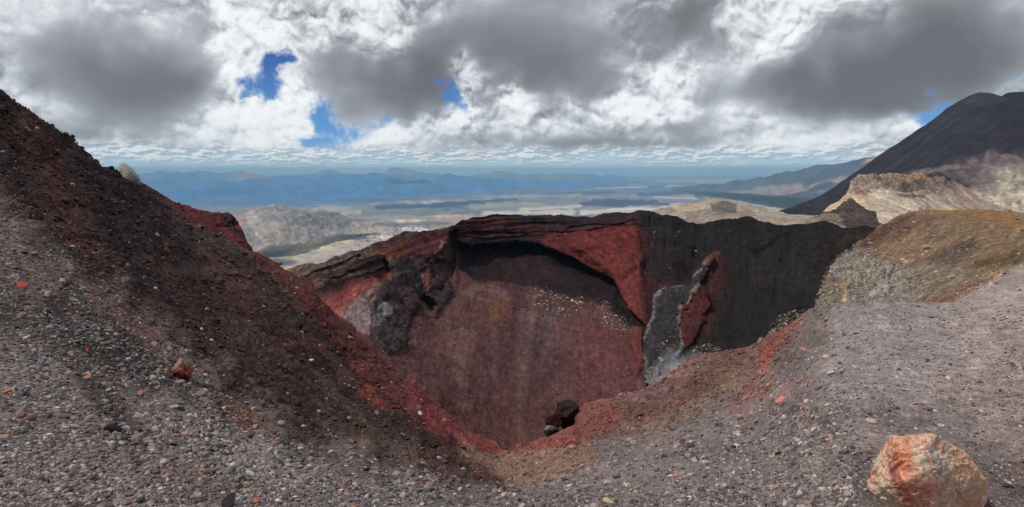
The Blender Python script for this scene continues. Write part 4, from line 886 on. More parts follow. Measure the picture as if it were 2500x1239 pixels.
# roughness of relief
gr.rough *= .7
gr.setrough(up, 3.0, 60)
gr.setrough([(1380, 970), (1700, 850), (1950, 760), (1900, 880), (1700, 1000), (1500, 1080), (1380, 1080)], 1.7, 40)
gr.setrough([(1130, 1110), (1380, 1090), (1420, 1130), (1240, 1180)], .3, 20)
gr.finish(7, .012, .050, H=.90, seed=210, capd=.055, ridge=.35)
gr.build(M_near, K_NEAR); tag(gr.obj, kind='structure')

# ================================================================== loose stones
def ico(sub):
    import bmesh
    bm = bmesh.new(); bmesh.ops.create_icosphere(bm, subdivisions=sub, radius=1.0)
    v = np.array([x.co[:] for x in bm.verts]); f = np.array([[w.index for w in x.verts] for x in bm.faces]); bm.free()
    return v, f
ICO = {k: ico(k) for k in (1, 2, 3, 4, 6)}
def rock_shape(sub, rs, cuts=7, rough=.10, flat=(1, .8, .62)):
    v, f = ICO[sub]; v = v.copy()
    for _ in range(cuts):
        n = rs.normal(size=3); n /= np.linalg.norm(n); c = rs.uniform(.45, .85)
        d = v @ n - c; v -= np.maximum(d, 0)[:, None] * n
    if sub >= 3: v *= (1 + rough * fbm(v * 1.7, 5, int(rs.randint(999))))[:, None]
    else: v *= (1 + rough * rs.normal(size=len(v)))[:, None]
    v *= np.array(flat) * rs.uniform(.85, 1.15, 3)
    return v / np.abs(v).max(), f
def rotm(rs, n):
    q = rs.normal(size=(n, 4)); q /= np.linalg.norm(q, axis=1)[:, None]; w, x, y, z = q.T
    return np.stack([np.stack([1 - 2 * (y * y + z * z), 2 * (x * y - z * w), 2 * (x * z + y * w)], 1), np.stack([2 * (x * y + z * w), 1 - 2 * (x * x + z * z), 2 * (y * z - x * w)], 1),
                     np.stack([2 * (x * z - y * w), 2 * (y * z + x * w), 1 - 2 * (x * x + y * y)], 1)], 1)
PAL = [((102, 98, 97), 30), ((70, 66, 66), 30), ((132, 126, 122), 20), ((168, 160, 154), 7), ((150, 122, 114), 10), ((192, 176, 162), 3), ((162, 114, 94), 1.3)]
def pal_pick(rs, n, pal):
    w = np.array([p[1] for p in pal], float); w /= w.sum()
    k = rs.choice(len(pal), n, p=w); return np.stack([lin(p[0]) for p in pal])[k]
def scatter(name, sh, n, weight, size, pal, mat, kcol, seed, mixg=.35, sub=1, sink=.25, box=None, vary=.3):
    rs = np.random.RandomState(seed)
    U, V = sh.U, sh.V
    dv = np.abs(np.gradient(V.reshape(sh.nv, sh.nu), axis=0)).ravel()
    w = weight(U, V) * dv
    idx = rs.choice(len(U), n, p=w / w.sum())
    k = idx + sh.off
    u, v = U[idx], V[idx]
    s = size(u, v, rs)                                   # diameter in photograph pixels
    D = sh.Df[k]; r = s * .5 * D / F
    sp = D * sh.du / F
    pos = sh.X[k] + rs.uniform(-.7, .7, (n, 3)) * np.stack([sp, sp, sp * .2], 1) + sh.N[k] * (r * (.5 - sink))[:, None]
    col = pal_pick(rs, n, pal)
    g = sh.colf[k]
    col = col * (1 - mixg) + g * mixg
    col = col * np.exp2(rs.normal(size=n) * vary)[:, None]
    R = rotm(rs, n) * r[:, None, None]
    # flatter ones lie down: squash along the surface normal
    Vs, Fs, Cs = [], [], []; off = 0
    tv = [rock_shape(sub, rs, 5 if sub > 1 else 0, .12 if sub == 1 else .04) for _ in range(12)]
    which = rs.randint(0, 12, n)
    for t in range(12):
        m = np.where(which == t)[0]
        if not len(m): continue
        tvv, tf = tv[t]
        P = np.einsum('nij,vj->nvi', R[m], tvv)
        nn = sh.N[k][m]; dd = np.einsum('nvi,ni->nv', P, nn); P = P - .3 * dd[..., None] * nn[:, None]
        P = P + pos[m][:, None]
        Vs.append(P.reshape(-1, 3)); Cs.append(np.repeat(col[m], len(tvv), 0))
        Fs.append((tf[None] + (np.arange(len(m)) * len(tvv))[:, None, None] + off).reshape(-1, 3)); off += len(m) * len(tvv)
    o = add_mesh(name, np.concatenate(Vs), np.concatenate(Fs), mat, np.concatenate(Cs) * kcol, smooth=False)
    return o
def inpoly(u, v, poly, soft=20): return sstep(sdist(u, v, poly), -soft / 2, soft / 2)
def clump(u, v, sc, seed, lo=-.1, hi=.35): return sstep(uvn(u, v, sc, sc, 3, seed), lo, hi)
vis = lambda u, v: (u > -160) & (u < 2660) & (v < 1330)
left_zone = [(-200, 330), (0, 480), (150, 600), (330, 760), (480, 900), (640, 1040), (760, 1090), (960, 1150), (1250, 1195), (1600, 1120), (1900, 1000), (2060, 1000), (2120, 1330), (-200, 1330)]
def w_small(u, v):
    z = inpoly(u + 60 * uvn(u, v, 110, 110, 3, 309), v, left_zone, 220)
    rg = sstep(u, 1300, 1500)
    w = .20 + .45 * rg * sstep(v, 740, 760) + z * (.18 + 1.5 * clump(u, v, 80, 301, 0, .3))
    w *= 1 - .8 * inpoly(u, v, [(170, 880), (260, 930), (380, 1080), (330, 1150), (200, 960)], 30)
    return w * vis(u, v)
def s_small(u, v, rs):
    z = inpoly(u, v, left_zone, 220); near = sstep(v, 600, 1200)
    return np.clip((2.6 + (2.2 + 1.6 * near) * z * (1 - .45 * sstep(u, 1300, 1500))) * np.exp(rs.normal(size=len(u)) * .42), 1.6, 15)
tag(scatter('gravel', gr, 105000, w_small, s_small, PAL, M_stone, K_NEAR, 310, mixg=.5, vary=.42), kind='stuff')
def w_big(u, v):
    z = inpoly(u, v, left_zone, 80)
    return (.04 + z * (.1 + clump(u, v, 90, 302, 0, .3) * sstep(v, 600, 1000))) * vis(u, v)
tag(scatter('gravel', gr, 8500, w_big, lambda u, v, rs: np.clip((8.5 + 5 * sstep(v, 700, 1200)) * np.exp(rs.normal(size=len(u)) * .30), 6, 26), PAL, M_stone, K_NEAR, 311, mixg=.25, sub=2), kind='stuff')
tag(scatter('gravel', gr, 70000, lambda u, v: vis(u, v) * (.25 + inpoly(u, v, left_zone, 260) * (.4 + clump(u, v, 50, 320)) + .6 * sstep(u, 1500, 1900)), lambda u, v, rs: np.clip(2.0 * np.exp(rs.normal(size=len(u)) * .3), 1.3, 4), PAL, M_stone, K_NEAR, 330, mixg=.6, vary=.35), kind='stuff')
tag(scatter('gravel', gr, 5000, lambda u, v: sstep(u, 1850, 2100) * sstep(v, 745, 765) * (.15 + clump(u, v, 60, 308, -.05, .3)) * vis(u, v), lambda u, v, rs: np.clip(4.2 * np.exp(rs.normal(size=len(u)) * .4), 2.2, 10), [((52, 44, 43), 6), ((74, 64, 62), 3), ((190, 178, 168), 2), ((120, 106, 100), 3)], M_stone, K_NEAR, 315, mixg=.1, sink=.4), kind='stuff')  # mixed stones; the dark flat ones imitate shaded pits and footprints
# clods and cinders on the steep slopes, in the colour of the slope
slopes = [(-200, -100), (0, 229), (600, 600), (1150, 1060), (1235, 1108), (1480, 980), (1700, 868), (1960, 766), (1960, 900), (1700, 1030), (1400, 1150), (1200, 1190), (760, 1090), (480, 900), (150, 640), (-200, 400)]
DARK = [((74, 58, 56), 30), ((104, 72, 66), 20), ((52, 42, 42), 24), ((128, 108, 100), 7), ((150, 86, 72), 2)]
tag(scatter('cinders', gr, 46000, lambda u, v: inpoly(u, v, slopes, 60) * (.15 + clump(u, v, 46, 303, -.2, .4)) * vis(u, v), lambda u, v, rs: np.clip(3.6 * np.exp(rs.normal(size=len(u)) * .45), 1.8, 14), DARK, M_stone, K_NEAR, 312, mixg=.75, sink=.1), kind='stuff')
tag(scatter('cinders', gr, 2600, lambda u, v: inpoly(u, v, slopes, 20) * (.05 + clump(u, v, 40, 304, .1, .4)) * vis(u, v), lambda u, v, rs: np.clip(11 * np.exp(rs.normal(size=len(u)) * .4), 7, 26), DARK, M_stone, K_NEAR, 313, mixg=.85, sub=3, sink=.2), kind='stuff')
# red and orange chips along the two oxidised streaks
REDS = [((160, 92, 74), 5), ((132, 72, 62), 5), ((176, 122, 102), 3), ((112, 80, 74), 6)]
st1 = [(210, 690), (290, 745), (420, 850), (470, 900), (650, 1020), (700, 1070), (620, 1070), (500, 970), (400, 900), (200, 720)]
st2 = [(1830, 910), (1860, 840), (1910, 800), (1970, 755), (1965, 800), (1900, 900), (1880, 960), (1780, 1000)]
tag(scatter('cinders', gr, 1100, lambda u, v: inpoly(u, v, st1, 34) * clump(u, v, 22, 316, -.1, .3) + inpoly(u, v, st2, 16) * 1.0 + 1e-9, lambda u, v, rs: np.clip(5.0 * np.exp(rs.normal(size=len(u)) * .45), 2.5, 16), REDS, M_stone, K_NEAR, 314, mixg=.2, sub=1), kind='stuff')
# pale sulphur-crusted rubble inside the crater and specks on the floor
WHITE = [((150, 144, 124), 5), ((122, 116, 102), 6), ((186, 180, 164), 2), ((92, 84, 76), 5)]
pa = [(1300, 718), (1330, 712), (1400, 722), (1425, 735), (1405, 760), (1370, 776), (1330, 760), (1302, 740)]
pb = [(1455, 738), (1480, 745), (1500, 775), (1540, 800), (1560, 815), (1540, 830), (1500, 800), (1465, 785)]
pc = [(1880, 800), (1900, 775), (1940, 760), (1975, 765), (1950, 800), (1880, 830)]
pd = [(1610, 850), (1650, 820), (1660, 850), (1600, 900)]
pe = [(1690, 860), (1720, 848), (1760, 855), (1755, 880), (1690, 890)]
tag(scatter('rubble', ct, 1700, lambda u, v: inpoly(u, v, pa, 22) * 1.5 * clump(u, v, 12, 317, -.3, .3) + inpoly(u, v, pb, 26) * .9 + inpoly(u, v, pc, 8) + inpoly(u, v, pd, 8) * .7 + inpoly(u, v, pe, 8), lambda u, v, rs: np.clip(2.7 * np.exp(rs.normal(size=len(u)) * .55), 1.3, 9), WHITE, M_stone, K_WALL, 320, mixg=.0), kind='stuff')
tag(scatter('cinders', ct, 16000, lambda u, v: (1 - .75 * inpoly(u, v, blk, 30)) * (.25 + clump(u, v, 40, 318)) + inpoly(u, v, dyke, 4) + inpoly(u, v, out1, 4), lambda u, v, rs: np.clip(2.2 * np.exp(rs.normal(size=len(u)) * .45), 1.2, 9), [((110, 84, 80), 4), ((56, 44, 44), 6), ((84, 60, 58), 6)], M_stone, K_WALL, 324, mixg=.75, sink=.1), kind='stuff')
tag(scatter('cinders', spur, 2500, lambda u, v: 1.0 + 0 * u, lambda u, v, rs: np.clip(2.6 * np.exp(rs.normal(size=len(u)) * .5), 1.4, 9), [((110, 52, 50), 5), ((60, 40, 40), 5), ((84, 50, 48), 5)], M_stone, K_WALL, 326, mixg=.5, sink=.1), kind='stuff')
tag(scatter('cinders', md, 9000, lambda u, v: (v > 516) * (.3 + clump(u, v, 40, 319)), lambda u, v, rs: np.clip(2.1 * np.exp(rs.normal(size=len(u)) * .4), 1.2, 6), [((70, 56, 42), 5), ((140, 118, 92), 3), ((104, 84, 66), 5)], M_stone, K_MOUND, 325, mixg=.5, sink=.2), kind='stuff')
tag(scatter('rubble', ct, 2600, lambda u, v: inpoly(u, v, [(1000, 780), (1300, 700), (1480, 760), (1575, 830), (1575, 980), (1300, 1100), (1100, 1100), (960, 930)], 40) * (.15 + clump(u, v, 60, 305)), lambda u, v, rs: np.clip(1.7 * np.exp(rs.normal(size=len(u)) * .35), 1.0, 6), [((150, 130, 120), 5), ((116, 80, 76), 6), ((180, 170, 160), 1)], M_stone, K_WALL, 321, mixg=.3), kind='stuff')
# rubble of the brown slope
rub = [(2020, 660), (2060, 606), (2130, 600), (2250, 680), (2330, 690), (2440, 660), (2480, 660), (2330, 730), (2240, 760), (1980, 790), (1990, 740)]
tag(scatter('rubble', md, 8000, lambda u, v: inpoly(u, v, rub, 50) * (.3 + clump(u, v, 30, 306)) + .03 * (v > 530), lambda u, v, rs: np.clip(3.6 * np.exp(rs.normal(size=len(u)) * .42), 1.4, 11), [((136, 128, 118), 6), ((110, 102, 94), 6), ((160, 148, 132), 3), ((86, 76, 68), 5)], M_stone, K_MOUND, 322, mixg=.25), kind='stuff')
tag(scatter('rubble', pl, 900, lambda u, v: inpoly(u, v, [(880, 600), (850, 570), (930, 556), (1040, 548), (1060, 560), (1000, 570), (950, 590)], 20) * (.2 + clump(u, v, 20, 307)), lambda u, v, rs: np.clip(2.2 * np.exp(rs.normal(size=len(u)) * .4), 1.2, 5), [((92, 86, 86), 5), ((70, 66, 68), 4)], M_stone, K_FAR, 323, mixg=.1), kind='stuff')

# ------------------------------------------------------------------ single rocks traced to their own shape
class Paint(Sheet):
    def __init__(s, U, V, c): s.U, s.V = U, V; s.base(c)
def shaped_rock(name, outline, depth, thick, c, sub=4, planes=None, painter=None, cuts=8, rough=.08, seed=0, mat=None, k=1.0, creases=(), fwd=0.0):
    """a closed rock: the given outline (across and up), its own thickness in depth"""
    rs = np.random.RandomState(seed); O = np.array(outline, float)
    v, f = ICO[sub]
    uc, vc = (O[:, 0].min() + O[:, 0].max()) / 2, (O[:, 1].min() + O[:, 1].max()) / 2
    ang = np.arctan2(-(O[:, 1] - vc), O[:, 0] - uc)
    rad = np.hypot(O[:, 0] - uc, O[:, 1] - vc)
    a0 = np.linspace(-math.pi, math.pi, 721)
    # true polar radius by ray casting
    R = np.zeros(721)
    for i, a in enumerate(a0):
        dx, dy = math.cos(a), -math.sin(a); best = 0
        for p, q in zip(O, np.roll(O, -1, 0)):
            e = q - p; den = dx * e[1] - dy * e[0]
            if abs(den) < 1e-9: continue
            t = ((p[0] - uc) * e[1] - (p[1] - vc) * e[0]) / den; w = ((p[0] - uc) * dy - (p[1] - vc) * dx) / den
            if t > 0 and -1e-6 <= w <= 1 + 1e-6: best = max(best, t)
        R[i] = best
    th = np.arctan2(v[:, 2], v[:, 0]); rr = np.interp(th, a0, R)
    sn = np.hypot(v[:, 0], v[:, 2]) ; sn = np.sin(np.clip(sn, 0, 1) * math.pi / 2) ** .9
    w = depth / F; T = thick
    x = rr * sn * np.cos(th) * w; z = rr * sn * np.sin(th) * w; y = v[:, 1] * T
    P = np.stack([x, y, z], 1); S = np.array([R.mean() * w, T, R.mean() * w])
    q = P / S
    if planes is None:
        planes = []
        for _ in range(cuts):                               # split faces turned to the viewer
            n = rs.normal(size=3) * (.8, .5, .8) + (0, -.8, .1); planes.append((*n, rs.uniform(.6, .85)))
    for pn in planes:
        n = np.array(pn[:3], float); n /= np.linalg.norm(n)
        dd = q @ n
        q = q * np.minimum(1.0, pn[3] / np.maximum(dd, 1e-6))[:, None]
    nn = v
    disp = rough * fbm(v * 2.2, 6, seed + 3, gain=.55) + rough * .8 * (fbm(v * 5, 4, seed + 9, ridge=True) - .3)
    U = uc + x / w; V = vc - z / w
    Cx, Cz = (uc - UC) / F * depth, (VH - vc) / F * depth
    pu = lambda q_: UC + F * (Cx + q_[:, 0]) / (depth + q_[:, 1]); pv_ = lambda q_: VH - F * (Cz + q_[:, 2]) / (depth + q_[:, 1])
    for ln, dp, wd in creases:
        disp = disp - dp * np.exp(-(pdist(U, V, ln) / wd) ** 2) * (v[:, 1] < .2)
    q = q + nn * disp[:, None]
    P = q * S
    P[:, 0] += Cx / depth * P[:, 1]; P[:, 2] += Cz / depth * P[:, 1]      # depth axis sheared along the line of sight from the camera
    C = np.array([(uc - UC) / F * depth, depth + fwd, (VH - vc) / F * depth])
    p = Paint(pu(P), pv_(P), c)
    p.cols = p.cols * np.exp2(.35 * fbm(v * 3, 4, seed + 4))[:, None]
    if painter: painter(p)
    o = add_mesh(name, P, f, mat or M_stone, p.cols * k, smooth=False)
    o.location = C
    return o
_r = np.random.RandomState(3); BPL = []
for _k in range(13):                                         # chipped faces all round the front, a little irregular
    _z = 1 - (_k + .5) / 13; _a = _k * 2.399963
    _n = np.array([math.sqrt(1 - _z * _z) * math.cos(_a), -_z, math.sqrt(1 - _z * _z) * math.sin(_a)]) + _r.normal(size=3) * .22
    _n /= np.linalg.norm(_n); BPL.append((*_n, (.74 + .22 * (1 - abs(_n[1]))) * _r.uniform(.92, 1.06)))
def bpaint(s):
    s.cols[:] = lin((206, 174, 148))
    s.paint([(2090, 1060), (2150, 1066), (2136, 1110), (2150, 1160), (2100, 1170)], (190, 112, 80), 5, 12, 16, .9)
    s.paint([(2150, 1070), (2215, 1060), (2235, 1110), (2250, 1190), (2240, 1280), (2200, 1280), (2160, 1180), (2145, 1120)], (206, 138, 110), 6, 16, 16, .9, mott=.25, ms=12)
    s.paint([(2138, 1110), (2160, 1100), (2176, 1150), (2210, 1240), (2190, 1260), (2150, 1190)], (214, 186, 160), 4, 12, 12, .75)
    s.paint([(2215, 1075), (2262, 1070), (2290, 1170), (2270, 1185), (2240, 1150)], (212, 172, 144), 5, 14, 14, .8, mott=.2, ms=10)
    s.paint([(2262, 1060), (2300, 1064), (2330, 1120), (2318, 1170), (2290, 1180), (2276, 1130)], (178, 160, 144), 5, 12, 12, .75)
    s.paint([(2300, 1070), (2420, 1150), (2420, 1220), (2380, 1190), (2330, 1130)], (206, 158, 122), 5, 12, 14, .85)
    s.paint([(2300, 1180), (2340, 1150), (2390, 1190), (2400, 1290), (2290, 1290)], (192, 152, 124), 6, 14, 16, .8, mott=.3, ms=10)
    s.paint([(2230, 1170), (2290, 1170), (2300, 1290), (2220, 1290)], (186, 112, 90), 6, 16, 14, .75, mott=.3, ms=9)
    s.vary(.25, 60, 60, 4, 400)
    s.paint([(2100, 1100), (2150, 1072), (2140, 1110), (2130, 1150), (2150, 1180), (2100, 1160)], (186, 112, 78), 7, 14, 16, .8, mott=.3, ms=12)
    s.paint([(2130, 1100), (2145, 1090), (2150, 1130), (2165, 1170), (2190, 1230), (2170, 1245), (2140, 1180)], (206, 188, 160), 6, 14, 16, .8)
    s.paint([(2168, 1135), (2180, 1138), (2205, 1180), (2220, 1215), (2205, 1230), (2190, 1205), (2172, 1170)], (150, 62, 58), 4, 9, 12, .9)
    s.paint([(2170, 1134), (2180, 1138), (2192, 1160), (2176, 1164)], (112, 56, 66), 3, 7, 10, .8)
    s.paint([(2195, 1180), (2218, 1185), (2222, 1215), (2206, 1228)], (180, 82, 62), 4, 9, 11, .8)
    s.paint([(2172, 1098), (2200, 1105), (2225, 1135), (2225, 1160), (2200, 1165), (2180, 1130)], (200, 122, 86), 6, 14, 16, .8, mott=.3, ms=12)
    s.paint([(2210, 1110), (2222, 1115), (2226, 1150), (2214, 1146)], (190, 92, 62), 3, 9, 11, .8)
    s.paint([(2240, 1175), (2270, 1160), (2285, 1190), (2265, 1225), (2240, 1215)], (176, 92, 76), 6, 14, 16, .8, mott=.35, ms=10)
    s.paint([(2225, 1090), (2250, 1100), (2280, 1170), (2250, 1150), (2225, 1115)], (212, 198, 172), 4, 10, 14, .75)
    s.paint([(2265, 1080), (2290, 1100), (2316, 1130), (2300, 1165), (2282, 1130), (2262, 1100)], (168, 166, 156), 4, 10, 12, .85)
    s.paint([(2285, 1128), (2312, 1126), (2316, 1150), (2296, 1166), (2284, 1150)], (128, 120, 104), 3, 9, 10, .8)
    s.paint([(2270, 1064), (2290, 1066), (2306, 1090), (2306, 1108), (2285, 1092)], (150, 118, 104), 3, 7, 10, .85)
    s.paint([(2305, 1085), (2340, 1110), (2400, 1170), (2410, 1210), (2380, 1180), (2330, 1130)], (196, 158, 112), 4, 10, 14, .7)
    s.paint([(2310, 1150), (2350, 1150), (2390, 1190), (2380, 1230), (2320, 1230), (2305, 1190)], (190, 156, 128), 7, 14, 18, .7, mott=.3)
    s.paint([(2345, 1210), (2400, 1205), (2400, 1245), (2340, 1245), (2320, 1215)], (196, 112, 84), 5, 14, 14, .6, mott=.4, ms=9)
    s.stroke([(2262, 1090), (2278, 1130), (2282, 1160), (2298, 1180), (2304, 1230)], (110, 82, 66), 1.6, 2, 2, 8, .7)
    s.stroke([(2330, 1196), (2350, 1215), (2362, 1230)], (100, 76, 62), 1.0, 2, 2, 8, .7)
    s.cols = s.cols * .72 + lin((198, 154, 130)) * .28
    s.vary(.6, 7, 7, 5, 401)
    for i in range(26):
        x0, y0 = random.uniform(2115, 2380), random.uniform(1070, 1240); L_ = random.uniform(12, 40); a_ = random.gauss(.95, .3)
        s.stroke([(x0, y0), (x0 + L_ * math.cos(a_), y0 + L_ * math.sin(a_))], random.choice([(150, 92, 68), (222, 206, 184), (186, 96, 66), (120, 96, 80)]), random.uniform(.5, 2.2), 2, 4, 10, .6, 420 + i)
def M_boulder():
    return ground_mat('weathered_boulder', (9, 40, 160), var=.24, bump=.7, bdist=.02, rough=.8)
bo = [(2110, 1128), (2113, 1112), (2124, 1092), (2144, 1075), (2165, 1070), (2188, 1066), (2202, 1072), (2225, 1070), (2248, 1063), (2268, 1062), (2290, 1066), (2300, 1078), (2328, 1092), (2352, 1110), (2372, 1128), (2390, 1150), (2405, 1172), (2411, 1192), (2408, 1215), (2402, 1238), (2380, 1262), (2330, 1276), (2250, 1280), (2210, 1268), (2180, 1245), (2166, 1222), (2150, 1200), (2130, 1176), (2114, 1152)]
ob = shaped_rock('boulder', [(p[0] - (18 if p[0] < 2200 else 0), p[1]) for p in bo], 3.0, .30, (196, 160, 128), 6, BPL, bpaint, 0, .075, 46, M_boulder(), creases=[([(2262, 1090), (2278, 1130), (2282, 1160), (2298, 1180), (2304, 1240)], .05, 4), ([(2330, 1190), (2350, 1212), (2366, 1234)], .03, 3), ([(2292, 1066), (2310, 1110), (2316, 1150)], .04, 4)])
tag(ob, 'large orange and cream boulder with a blood red stain, lying on the gravel bottom right', 'boulder')
def rk(name, outline, depth, thick, c, label, cat='rock', painter=None, sub=4, rough=.12, seed=1, **kw):
    o = shaped_rock(name, outline, depth, thick, c, sub, None, painter, seed=seed, rough=rough, **kw); tag(o, label, cat); return o
rk('rock', [(1358, 1040), (1356, 1010), (1360, 985), (1368, 975), (1382, 976), (1396, 977), (1408, 990), (1414, 1004), (1412, 1030), (1400, 1052), (1376, 1062)], 32.5, .9, (52, 38, 40), 'dark purple craggy scoria rock standing on the lip of the crater', seed=51, rough=.24, cuts=4, painter=lambda s: s.vary(1.4, 4, 7, 4, 402))
rk('rock', [(1331, 1038), (1334, 1016), (1348, 1008), (1366, 1010), (1372, 1034), (1362, 1046), (1340, 1050)], 31.8, .5, (58, 32, 34), 'dark red block wedged against the left foot of the purple craggy rock', seed=52, rough=.14)
rk('rock', [(1323, 1044), (1330, 1038), (1348, 1040), (1362, 1046), (1366, 1056), (1352, 1066), (1334, 1066), (1324, 1054)], 31.2, .45, (44, 42, 42), 'small black block with a pale grey top, lowest of the rocks on the crater lip', seed=53, rough=.14, painter=lambda s: s.paint([(1320, 1040), (1345, 1038), (1366, 1047), (1350, 1052), (1330, 1050)], (130, 130, 126), 3, 2, 6, .9))
rk('rock', [(268, 398), (277, 390), (288, 388), (304, 398), (322, 412), (336, 428), (344, 442), (342, 456), (320, 452), (296, 434), (274, 416)], 68, 1.0, (150, 146, 142), 'pale grey slab with dark cracks leaning on the crest of the left slope', cat='slab of rock', seed=54, rough=.06, cuts=4, painter=lambda s: (s.stroke([(280, 398), (302, 420), (330, 446)], (84, 80, 80), .9, 1.5, 2, 8, .8), s.stroke([(300, 402), (320, 424), (334, 444)], (96, 92, 90), .7, 1.5, 2, 8, .7), s.paint([(318, 420), (340, 440), (336, 452), (326, 440)], (84, 82, 84), 3, 2, 6, .6)))
rk('rock', [(118, 310), (120, 304), (127, 302), (133, 305), (133, 312), (126, 318), (116, 318)], 57, .35, (50, 42, 42), 'small black knob of rock sticking out of the skyline of the left slope', seed=55, rough=.2, sub=3)
rk('rock', [(540, 528), (548, 522), (558, 522), (568, 530), (575, 545), (578, 558), (562, 560), (546, 552), (536, 540)], 113, 1.8, (58, 46, 48), 'black broken lava head at the end of the red spur', cat='rock', seed=56, rough=.3, cuts=3, painter=lambda s: s.vary(.7, 6, 6, 3, 403))
rk('rock', [(416, 890), (424, 878), (436, 874), (450, 878), (462, 892), (470, 906), (466, 924), (450, 932), (434, 926), (420, 910)], gr.at(442, 925)[2] * .99, .22, (138, 88, 76), 'rounded red brown boulder with a pinkish crust in the middle of the left slope', cat='boulder', seed=57, rough=.12, painter=lambda s: (s.paint([(414, 880), (440, 870), (460, 890), (430, 900)], (160, 128, 122), 6, 5, 10, .8), s.paint([(450, 890), (470, 905), (460, 925), (446, 915)], (166, 84, 66), 6, 4, 8, .7)))

# ------------------------------------------------------------------ stones one can tell apart
shapes = []
for i in range(9):
    v_, f_ = rock_shape(4 if i < 5 else 3, np.random.RandomState(500 + i), 9, .10)
    me_o = add_mesh('stone', v_, f_, M_tint, smooth=False); shapes.append(me_o.data); bpy.data.objects.remove(me_o)
def stone(sh, u, v, w, h, c, seed, sink=.3, k=None):
    rs = np.random.RandomState(seed)
    X, N, D = sh.at(u, v + h * .35)
    o = bpy.data.objects.new('stone', shapes[rs.randint(len(shapes))]); COL.objects.link(o)
    r = w * .5 * D / F; hz = h * .5 * D / F
    o.scale = (r * 1.08, r * .95, max(hz * 1.25, r * .45))
    o.rotation_euler = (rs.uniform(-.3, .3), rs.uniform(-.3, .3) + math.atan2(N[0], max(N[2], .2)) * .6, rs.uniform(0, 6.28) if w < h * 1.6 else rs.uniform(-.3, .3))
    o.location = tuple(X + np.array([0, 0, hz * (1 - sink * 1.3)]))
    cc = lin(c) * (k or K_NEAR); o.color = (cc[0], cc[1], cc[2], 1)
    return o
